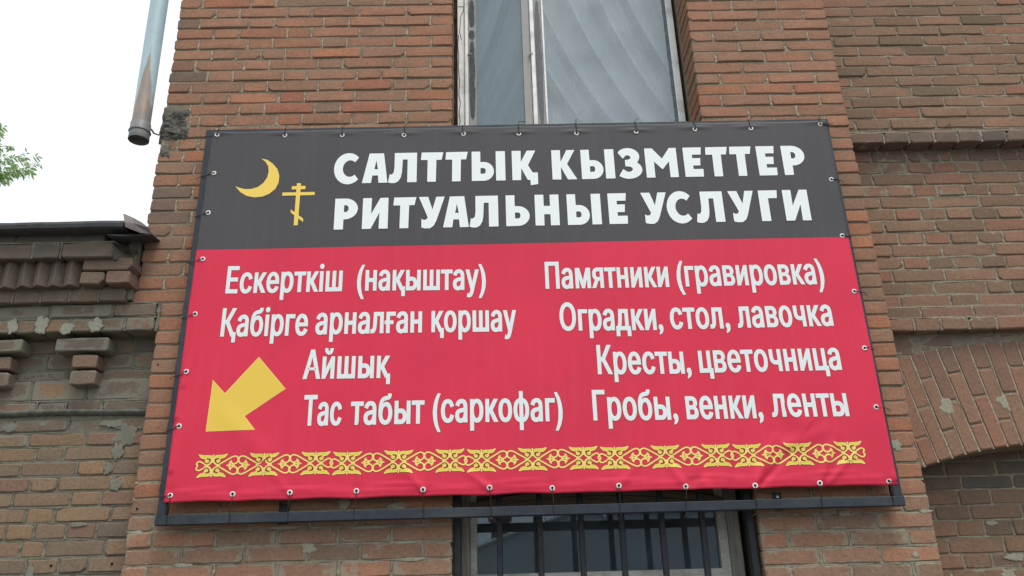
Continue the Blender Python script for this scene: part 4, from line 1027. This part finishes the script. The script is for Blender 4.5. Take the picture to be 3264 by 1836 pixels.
# string course above: two courses slightly proud with a sagging lower lip
zs0, zs1 = q3(600, 232, YWB-.02)[1], q3(600, 145, YWB-.02)[1]
wing_row(zs0+.018, zs1+.012, [q3(x, 185, YWB-.02)[0] for x in (275, 495, 760)], YWB-.022, XE, .3, .9, tm=.4)
wing_row(zs1+.012, q2(700, 1420, YWB)[1], [q3(x, 90, YWB-.02)[0] for x in (225, 645)], YWB-.018, XE, .25, .95, tm=.45)
N = 40; g = MB(); P = []
prof = [(YWB+.03, zs0-.006), (YWB-.006, zs0-.002), (YWB-.022, zs0+.008), (YWB-.026, zs0+.018), (YWB-.02, zs0+.024)]
for i in range(N+1):
    x = WX0+.6+(XE-WX0-.6)*i/N; w1 = .006*mnoise.noise(Vector((x*6, 0, 0)))
    P += [(x, y+w1, z+.012*mnoise.noise(Vector((x*1.6, 3, 0)))) for y, z in prof]
g.add(P, [(i*5+k, (i+1)*5+k, (i+1)*5+k+1, i*5+k+1) for i in range(N) for k in range(4)]); g.build('string_course', plain('shaded_lip', (.15,.155,.135), .95, .1, .5, 30, .8, .006), wing, smooth=True)  # shadow under the string course put into the lip's colour
# frieze rows behind the brackets
zf = [q2(700, y, YWB)[1] for y in (1110, 1225, 1340, 1420)]
wing_row(zf[1], zf[0], [q2(x, 1180, YWB)[0] for x in (225, 430, 1005)], YWB, XE, .45, .5, tm=.35)
wing_row(zf[2], zf[1], [q2(x, 1290, YWB)[0] for x in (130, 350, 760, 1005)], YWB, XE, .3, .8, tm=.4)
wing_row(zf[3], zf[2], [q2(x, 1400, YWB)[0] for x in (120, 500, 760)], YWB, XE, .3, .95, tm=.4)
# ledge rows flush with the tall wall
zl = [q2(700, y, -.01)[1] for y in (845, 950, 1056)]
XL = q2(1172, 960, -.01)[0]
wing_row(zl[1], zl[0], [q2(x, 900, -.01)[0] for x in (385, 855)], -.015, XL, .45, 1.15, dp=.2, name='ledge_brick', tm=.35)
wing_row(zl[2], zl[1], [q2(x, 1000, -.01)[0] for x in (90, 300, 530, 735, 940)], -.012, XL, .15, 1.1, dp=.2, name='ledge_brick', tm=.6, step=.135)
strip(wj, XL, XL+.016, zl[2], zl[0], -.004, .05, 9)
# header course
zh = [q2(700, y, -.04)[1] for y in (733, 838)]
XH = q2(952, 790, -.05)[0]
wing_row(zh[1], zh[0], [q2(x, 790, -.05)[0] for x in (95, 310, 525, 745)], -.055, XH, .55, .5, dp=.2, name='cornice_brick', step=.135, tm=.5)
# stretcher block beside the teeth: two courses
zt2 = [q2(800, y, -.1)[1] for y in (500, 598, 700)]
xb0, xb1 = q2(620, 550, -.11)[0], q2(1003, 550, -.11)[0]
def wb(x0, x1, z0, z1, Y, dp, so_, sm__, tm=.5, name='cornice_brick', gap=.005): WB.add(x0, x1, z0, z1, Y, M_WBRICK, dp=dp, tint=tm, soot=so_, smear=sm__, name=name, gap=gap)
wb(xb0, xb1, zt2[1], zt2[0], -.115, .25, .6, .2, .9); xm = q2(795, 650, -.1)[0]
xc0, xc1 = q2(595, 650, -.11)[0], q2(985, 650, -.11)[0]
wb(xc0, xm, zt2[2], zt2[1], -.11, .25, .55, .25, .75); wb(xm, xc1, zt2[2], zt2[1], -.112, .25, .3, .25, 1.)
# dog-tooth bricks set on end, corner to the street
px0 = q2(115, 600, -.1)[0]; px1 = q2(470, 600, -.1)[0]; pitch = (px1-px0)/3
zt_hi, zt_lo = q2(400, 515, -.1)[1], q2(400, 712, -.1)[1]
i = 0; x = q2(596, 600, -.1)[0]-pitch
while x > -5.1:
    n = 8; a = .0295; ang = math.radians(-36+rnd(-4, 4))
    pts = []
    sq = [(-a, -a), (a, -a), (a, a), (-a, a)]
    out = []
    for j in range(4):
        p, pn, pp_ = Vector(sq[j]), Vector(sq[(j+1)%4]), Vector(sq[j-1]); c = .003
        out += [p+(pp_-p).normalized()*c, p+(pn-p).normalized()*c]
    out = [(p.x*math.cos(ang)-p.y*math.sin(ang), p.x*math.sin(ang)+p.y*math.cos(ang)) for p in out]
    h = (zt_hi-zt_lo)/2-.004
    v = []
    for sc_, z in ((.97, -h), (1, -h+.003), (1, h-.003), (.97, h)): v += [(X_*sc_, Y_*sc_, z) for X_, Y_ in out]
    f = [tuple(range(n))[::-1], tuple(range(3*n, 4*n))]
    for k in range(3):
        for j in range(n): f.append((k*n+j, k*n+(j+1)%n, (k+1)*n+(j+1)%n, (k+1)*n+j))
    if x > -5.1:
        o = obj('tooth_brick', v, f, M_WBRICK, wing, tint=rnd(.2, .7), soot=rnd(.45, .8), smear=.5)
        o.location = (x+pitch*.5+rnd(-.003, .003), -.072, (zt_hi+zt_lo)/2+rnd(-.003, .003)); o.rotation_euler = (rnd(-.02,.02), rnd(-.03,.03), 0)
    x -= pitch; i += 1
g = MB(); g.box(WX0, xc0, -.052, .1, zt_lo-.003, zt_hi+.002); g.build('cornice_backing', M_MORTW, wing)
g = MB(); g.box(WX0, XH-.01, -.045, .1, zh[1]+.006, zh[0]+.001); g.build('cornice_backing', M_MORTW, wing)
# upper cornice rows under the roof
z3 = [q2(400, y, -.13)[1] for y in (290, 390, 512)]
xe3 = q2(850, 450, -.15)[0]
wing_row(z3[2], z3[1], [q2(x, 450, -.15)[0] for x in (240, 450)], -.145, xe3, .7, .5, dp=.24, name='cornice_brick', tm=.35)
g = MB()      # broken sloping end of that course
a = [q2(850,390,-.14), q2(945,500,-.10), q2(850,505,-.14)]
g.add([(a[0][0], -.14, a[0][1]), (a[1][0], -.06, a[1][1]), (a[2][0], -.14, a[2][1]), (a[0][0]+.02, .1, a[0][1]), (a[1][0]+.03, .1, a[1][1]), (a[2][0], .1, a[2][1])], [(0,2,1),(0,1,4,3),(2,5,4,1)]); g.build('broken_corner', M_CHAR, wing)
wing_row(z3[1], z3[0], [q2(x, 335, -.12)[0] for x in (135, 560)], -.125, q2(800, 335, -.12)[0], .85, .1, dp=.24, name='cornice_brick', tm=.2)  # eave shade put into this row's colour on top of the soot
lump(395, 762, 100, 110, -.03, 12, parent=wing, th=.05, mat=M_CHAR)
g = MB(); xx = XA-.001; g.box(xe3-.1, xx, .0, .1, z3[2]-.01, 3.6); g.build('cornice_backing', M_CHAR, wing)
# T brackets
for bx0, bx1, b0, b1 in ((q2(412,1150,0)[0], q2(818,1150,0)[0], q2(525,1280,0)[0], q2(722,1280,0)[0]), (q2(412,1150,0)[0]-.40, q2(170,1150,0)[0], q2(-150,1280,0)[0], q2(65,1290,0)[0]), (q2(412,1150,0)[0]-.80, q2(412,1150,0)[0]-.54, q2(-420,1280,0)[0], q2(-255,1280,0)[0])):
    z1, z0 = q2(600, 1098, -.0)[1], q2(600, 1198, -.0)[1]
    wb(bx0, bx1, z0, z1, -.0, .14, .5, 1.0, .3, 'bracket_brick', .003)
    z1, z0 = q2(600, 1228, .02)[1], q2(600, 1330, .02)[1]
    wb(b0, b1, z0, z1, .015, .12, .35, .3, .95, 'bracket_brick', .003)
    z1, z0 = q2(600, 1348, .02)[1], q2(600, 1448, .02)[1]-.006
    wb(b0+.002, b1+.004, z0, z1, .018, .12, .4, .8, .5, 'bracket_brick', .003)
WB.emit(wing)
tag(wj.build('bed_mortar', M_MORTW, wing), kind='stuff')
for i, a in enumerate([(30,1365,40,28),(140,1350,28,16),(402,1385,62,60),(360,1350,70,22),(375,1440,34,44),(345,1492,24,34),(95,1830,24,50),(250,1672,50,12),(370,1545,40,34)]):
    blob(*a, YWB-.002 if a[1] > 1330 else YWB-.026, M_PATCHW, wing, seed=i+40, th=.002)
for i, a in enumerate([(40,1040,34,44),(132,1038,40,56),(212,1046,44,36),(305,1036,40,44)]):
    blob(*a, -.016, plain('pale_render', (.30,.31,.25), .93, .12, .25, 50, .7, .004) if i == 0 else bpy.data.materials['pale_render'], wing, seed=i+70, th=.002)
for px, py in ((164, 1803), (358, 1797)):
    X, Z = at(px, py, YWG); g = MB(); g.tube([(X, YWG-.003, Z), (X, YWG-.007, Z)], .0055, 8); g.build('drill_hole', M_HOLE, wing)
# metal roof
M_ROOF = plain('grey_roof_sheet', (.075,.078,.08), .8, .2, .45, 14, .3, .003, (.085,.075,.07))
ze1, ze0 = q2(450, 228, -.2)[1], q2(450, 290, -.2)[1]
xr1 = q2(940, 225, -.2)[0]
g = MB(); N = 30; P = []
prof = [(-.10, ze0+.010), (-.19, ze0+.006), (-.208, ze0+.012), (-.212, ze0+.03), (-.205, ze1), (.3, ze1+.07), (3.0, ze1+.5), (3.0, ze1+.49), (.3, ze1+.055), (-.17, ze1-.02)]
m_ = len(prof)
for i in range(N+1):
    x = WX0+(xr1-WX0)*i/N; wv = .007*mnoise.noise(Vector((x*2.2, 0, 5)))+.004*mnoise.noise(Vector((x*9, 0, 2)))
    P += [(x, y, z+wv) for y, z in prof]
g.add(P, [(i*m_+k, i*m_+(k+1)%m_, (i+1)*m_+(k+1)%m_, (i+1)*m_+k) for i in range(N) for k in range(m_)]+[tuple(range(m_)), tuple(range(N*m_, N*m_+m_))[::-1]])
rf_ = g.build('roof', M_ROOF, wing)
fp = [((930,165),-.19),((1000,195),-.18),((1060,228),-.165),((1108,265),-.15),((1138,318),-.12),((1060,308),-.17),((990,282),-.2),((945,262),-.21),((938,222),-.21)]
pts = [(q2(*p, Y)[0], Y, q2(*p, Y)[1]) for p, Y in fp]; nn = len(pts)
c_ = [sum(p[k] for p in pts)/nn for k in range(3)]; c_[1] -= .02
g = MB(); g.add(pts+[tuple(c_)]+[(x+.004, y+.004, z+.002) for x, y, z in pts], [(i, (i+1)%nn, nn) for i in range(nn)]+[(i, nn+1+i, nn+1+(i+1)%nn, (i+1)%nn) for i in range(nn)])
g.add([(pts[3][0], -.14, pts[3][2]), (pts[4][0], -.12, pts[4][2]), (XA+.02, .3, pts[4][2]+.1), (pts[0][0], .5, pts[0][2]+.05), (pts[0][0], -.185, pts[0][2]-.01)], [(0,1,2),(0,2,3,4)])
g.build('flashing', plain('dull_flashing', (.14,.12,.12), .55, .4, .3, 14, .3, .003), wing)
g = MB(); a = [q2(800,322,-.2), q2(1140,312,-.12), q2(1140,325,-.12), q2(940,335,-.19)]
g.add([(a[0][0],-.2,a[0][1]),(a[1][0],-.12,a[1][1]),(a[2][0],-.12,a[2][1]),(a[3][0],-.19,a[3][1]),(a[0][0],.02,a[0][1]+.02),(a[1][0],.05,a[1][1]+.02)], [(0,3,2,1),(0,1,5,4)]); g.build('flashing', M_ROOF, wing)

# ------------------------------------------------------------------ downpipe
pm, n_, l_, b_ = newmat('faded_blue_pipe', .5, .4)
P_ = pos(n_); sep = n_.new('ShaderNodeSeparateXYZ'); l_.new(P_, sep.inputs[0])
YP = -.02
pxb, pzb = at(443, 437, YP); pxt, pzt = at(509, 0, YP)
base = ramp(n_, l_, nz(n_, l_, 6, 5, .6, P_), [(.3, (.25,.35,.39)), (.7, (.33,.42,.45))])
# rust streak: widens down from about half a metre above the outlet
hgt = mth(n_, l_, 'SUBTRACT', sep.outputs[2], pzb)
wid = mth(n_, l_, 'MULTIPLY', mth(n_, l_, 'SUBTRACT', .60, hgt), .11)
off = mth(n_, l_, 'ABSOLUTE', mth(n_, l_, 'SUBTRACT', mth(n_, l_, 'SUBTRACT', sep.outputs[0], pxb), .008))
wob = mth(n_, l_, 'MULTIPLY', mth(n_, l_, 'SUBTRACT', nz(n_, l_, 30, 5, .7, P_, (1,1,.35)), .5), .035)
rust = mth(n_, l_, 'MULTIPLY', mth(n_, l_, 'ADD', mth(n_, l_, 'SUBTRACT', wid, off), wob), 110, True)
rc = ramp(n_, l_, nz(n_, l_, 14, 5, .6, P_, (1,1,.4)), [(.3, (.12,.10,.085)), (.5, (.19,.135,.10)), (.7, (.32,.18,.09))])
l_.new(mix(n_, l_, mth(n_, l_, 'MULTIPLY', rust, .85), base, rc), b_.inputs['Base Color'])
dp_ = empty('downpipe', (pxb, YP, pzb)); tag(dp_, 'faded blue downpipe with rust streak, open end beside the wall corner', 'pipe')
def lathe(prof, axis_dx, name, mat, parent, n=28):
    v = []; f = []; m = len(prof)
    for i in range(n):
        t = 2*math.pi*i/n
        for r, z in prof: v.append((r*math.cos(t)+axis_dx*z, r*math.sin(t), z))
    for i in range(n):
        for k in range(m-1): a = i*m+k; b = ((i+1)%n)*m+k; f.append((a, b, b+1, a+1))
    return obj(name, v, f, mat, parent, smooth=True)
adx = (pxt-pxb)/(pzt-pzb)
lathe([(.049, 3.4), (.049, .02), (.0525, .018), (.0525, .016), (.047, .016), (.047, 3.4)], adx, 'pipe', pm, dp_)
cm2 = plain('grey_zinc', (.20,.205,.20), .5, .45, .3, 18, .2, .001)
lathe([(.0505, .085), (.054, .082), (.0535, .015), (.055, -.02), (.0535, -.022), (.050, -.018), (.050, .08)], adx, 'collar', cm2, dp_)
g = MB(); 
def bp(x, y, Y): X, Z = zp('1', x, y, Y); return (X-pxb, Y-YP, Z-pzb)
g.tube([bp(1142,975,-.02), bp(1160,1005,-.02), bp(1200,1020,-.015), bp(1208,992,-.01), bp(1260,994,0), bp(1320,1003,-.03), bp(1395,1018,-.02), bp(1408,1024,.03)], .0052, 6)
g.build('bracket', plain('rusty_hook', (.09,.08,.075), .7, .3, .4, 30, .3, .002), dp_)
g = MB(); g.tube([( .056*math.cos(2*math.pi*i/20), .056*math.sin(2*math.pi*i/20), .03) for i in range(20)], .0035, 5, closed=True); g.build('strap', cm2, dp_)

# ------------------------------------------------------------------ tree beyond the wing
random.seed(77)
lm, n_, l_, b_ = newmat('maple_leaf', .6, .3)
oi = attr(n_, 'tint'); l_.new(ramp(n_, l_, oi, [(0, (.12,.20,.08)), (.5, (.20,.32,.13)), (1, (.30,.44,.20))]), b_.inputs['Base Color'])
b_.inputs['Transmission Weight'].default_value = 0
tr_ = n_.new('ShaderNodeBsdfTranslucent'); tr_.inputs[0].default_value = (.34,.52,.20,1); mx_ = n_.new('ShaderNodeMixShader'); mx_.inputs[0].default_value = .5
l_.new(b_.outputs[0], mx_.inputs[1]); l_.new(tr_.outputs[0], mx_.inputs[2]); l_.new(mx_.outputs[0], n_['Material Output'].inputs[0])
YT = 6.5
tr = empty('tree', (-9.4, YT+.6, 0)); tag(tr, 'leafy tree behind the low wing, only its twig tips in view', 'tree')
bark = plain('bark', (.13,.11,.09), .9, .1, .5, 20, .8, .02)
root = Vector((-9.4, YT+.6, 0))
g = MB(); g.tube([Vector((0,0,0)), Vector((.1,0,1.5)), Vector((0,.1,3)), Vector((.1,0,4.6)), Vector((0,0,6.2)), Vector((.1,0,8))], [.2,.16,.14,.11,.07,.02], 10); g.build('trunk', bark, tr, smooth=True)
LV = []; LF = []; LT = []
def leaf_at(p, d, L, t):
    d = d.normalized(); s_ = d.cross(Vector((rnd(-1,1), rnd(-1,1), rnd(-1,1))));
    if s_.length < .01: return
    s_.normalize(); w_ = L*.17; b = len(LV); dr = Vector((0,0,-L*.18))
    LV.extend([p, p+d*L*.35+s_*w_, p+d*L*.7+s_*w_*.7+dr*.5, p+d*L+dr, p+d*L*.65-s_*w_*.8+dr*.5, p+d*L*.3-s_*w_])
    LF.append((b, b+1, b+5)); LF.append((b+1, b+2, b+4, b+5)); LF.append((b+2, b+3, b+4)); LT.extend([t]*6)
def compound(p, d, size, t):
    """one pinnate leaf: stalk, two pairs and an end leaflet"""
    d = d.normalized(); side = d.cross(Vector((0, .6, 1))).normalized()
    for k, (u, s_) in enumerate(((.35, 1), (.4, -1), (.7, 1), (.75, -1), (1., 0))):
        q = p+d*size*u*.8
        leaf_at(q, d*.7+side*s_*.8+Vector((rnd(-.2,.2), rnd(-.3,.3), -.35)), size*rnd(.6, .85), min(1, max(0, t+rnd(-.2,.2))))
br = MB()
def twig(a, b, nl, size=.10, r=.008):
    a, b = Vector(a), Vector(b); pts = []
    for i in range(7):
        t = i/6; p = a.lerp(b, t); p.z += .12*math.sin(t*math.pi)*(b-a).length*.35; pts.append(p)
    br.tube([p-root for p in pts], [r*(1-.8*i/6) for i in range(7)], 5)
    for i in range(nl):
        t = .3+.7*i/nl; k = min(5, int(t*6)); p = pts[k].lerp(pts[k+1], t*6-k)
        d = (b-a).normalized()*.7+Vector((rnd(-.8,.8), rnd(-.8,.8), rnd(-.7,.4)))
        compound(p, d, size*rnd(.7, 1.2), rnd(.1, .9))
def T(px, py, dy=0): X, Z = at(px, py, YT+dy); return (X, YT+dy, Z)
hub = [T(-230, 640), T(-260, 420), T(-240, 560, .5)]
for (ex, ey, hb, n) in ((146,530,0,11),(118,502,0,10),(88,494,0,9),(60,560,0,10),(38,572,0,10),(25,545,2,10),(70,470,2,7),(105,548,0,7),(18,398,1,9),(10,420,1,8),(6,452,1,8),(20,505,2,10),(48,520,2,10),(12,575,0,8),(6,386,1,8),(22,432,1,8),(4,440,1,8),(128,540,0,9),(75,548,0,10),(30,470,2,10)):
    twig(hub[hb], T(ex-9, ey-6, rnd(-.25, .35)), n+6, .115)
for h in hub: br.tube([Vector((0,0,4+rnd(-.5,.5))), (Vector(h)-root)*.5+Vector((0,0,2.2)), Vector(h)-root], [.06,.04,.012], 6)
lim = at(-40, 600, YT)[0]
for k in range(64):
    zc_ = rnd(3.0, 8.2); an = rnd(0, 2*math.pi); R_ = rnd(.7, 1.5); e = root+Vector((math.cos(an)*R_-.5, math.sin(an)*R_, zc_+.5))
    if e.x > -8.4: e.x = -8.4-rnd(0, .3)
    br.tube([Vector((0,0,zc_-1)), (e-root)*.6+Vector((0,0,zc_*.35)), e-root], [.05,.03,.012], 5)
    for q in range(5):
        p = e+Vector((rnd(-.6,.35), rnd(-.6,.6), rnd(-.5,.5)))
        twig(e, p, 12, .12)
br.build('branch', bark, tr, smooth=True)
lo_ = obj('leaves', [p-root for p in LV], LF, lm, tr, tint=LT); tag(lo_, kind='stuff')

# ------------------------------------------------------------------ house across the street (mirrored in the panes)
hh = empty('street_house', (1.5, -26, 0)); tag(hh, 'pale house across the street, mirrored in the lower window', 'house')
hw = plain('house_plaster', (.5,.52,.52), .9, .1, .1, 5, .2, .004); hr = plain('house_roof', (.27,.29,.31), .7, .3, .2, 6, .2, .01); hk = plain('chimney_brick', (.30,.17,.12), .9, .1, .3, 12, .4, .01)
g = MB(); g.box(-6, 10.5, -5, 0, 0, 2.9); g.build('wall', hw, hh)
g = MB(); g.add([(-6.5,.5,2.8),(11,.5,2.8),(9,-2.5,5.6),(1.2,-2.5,5.6),(-6.5,-5.5,2.8),(11,-5.5,2.8)], [(0,1,2,3),(3,2,5,4),(0,3,4),(1,5,2),(0,4,5,1)]); g.build('roof', hr, hh)
for q0, q1 in (((-6.5,.56,2.8),(11,.56,2.8)), ((-6.5,.56,2.8),(1.2,-2.44,5.62)), ((11,.56,2.8),(9,-2.44,5.62)), ((1.2,-2.44,5.62),(9,-2.44,5.62))):
    g = MB(); g.tube([q0, q1], .07, 4); g.build('roof_edge', M_WHITE, hh)
g = MB(); g.box(-1.9,-1.2,-2.4,-1.7,3.8,5.3); g.box(-2,-1.1,-2.5,-1.6,5.3,5.42); g.build('chimney', hk, hh)
for i in range(4):
    wn_ = MB(); x = -4.6+i*3.2; wn_.box(x-.08, x+1.38, .002, .05, 1.1, 2.7); o = wn_.build('window', M_WHITE, hh); q = MB(); q.box(x, x+1.3, .052, .06, 1.2, 2.6); q.build('pane', M_BAR, o)
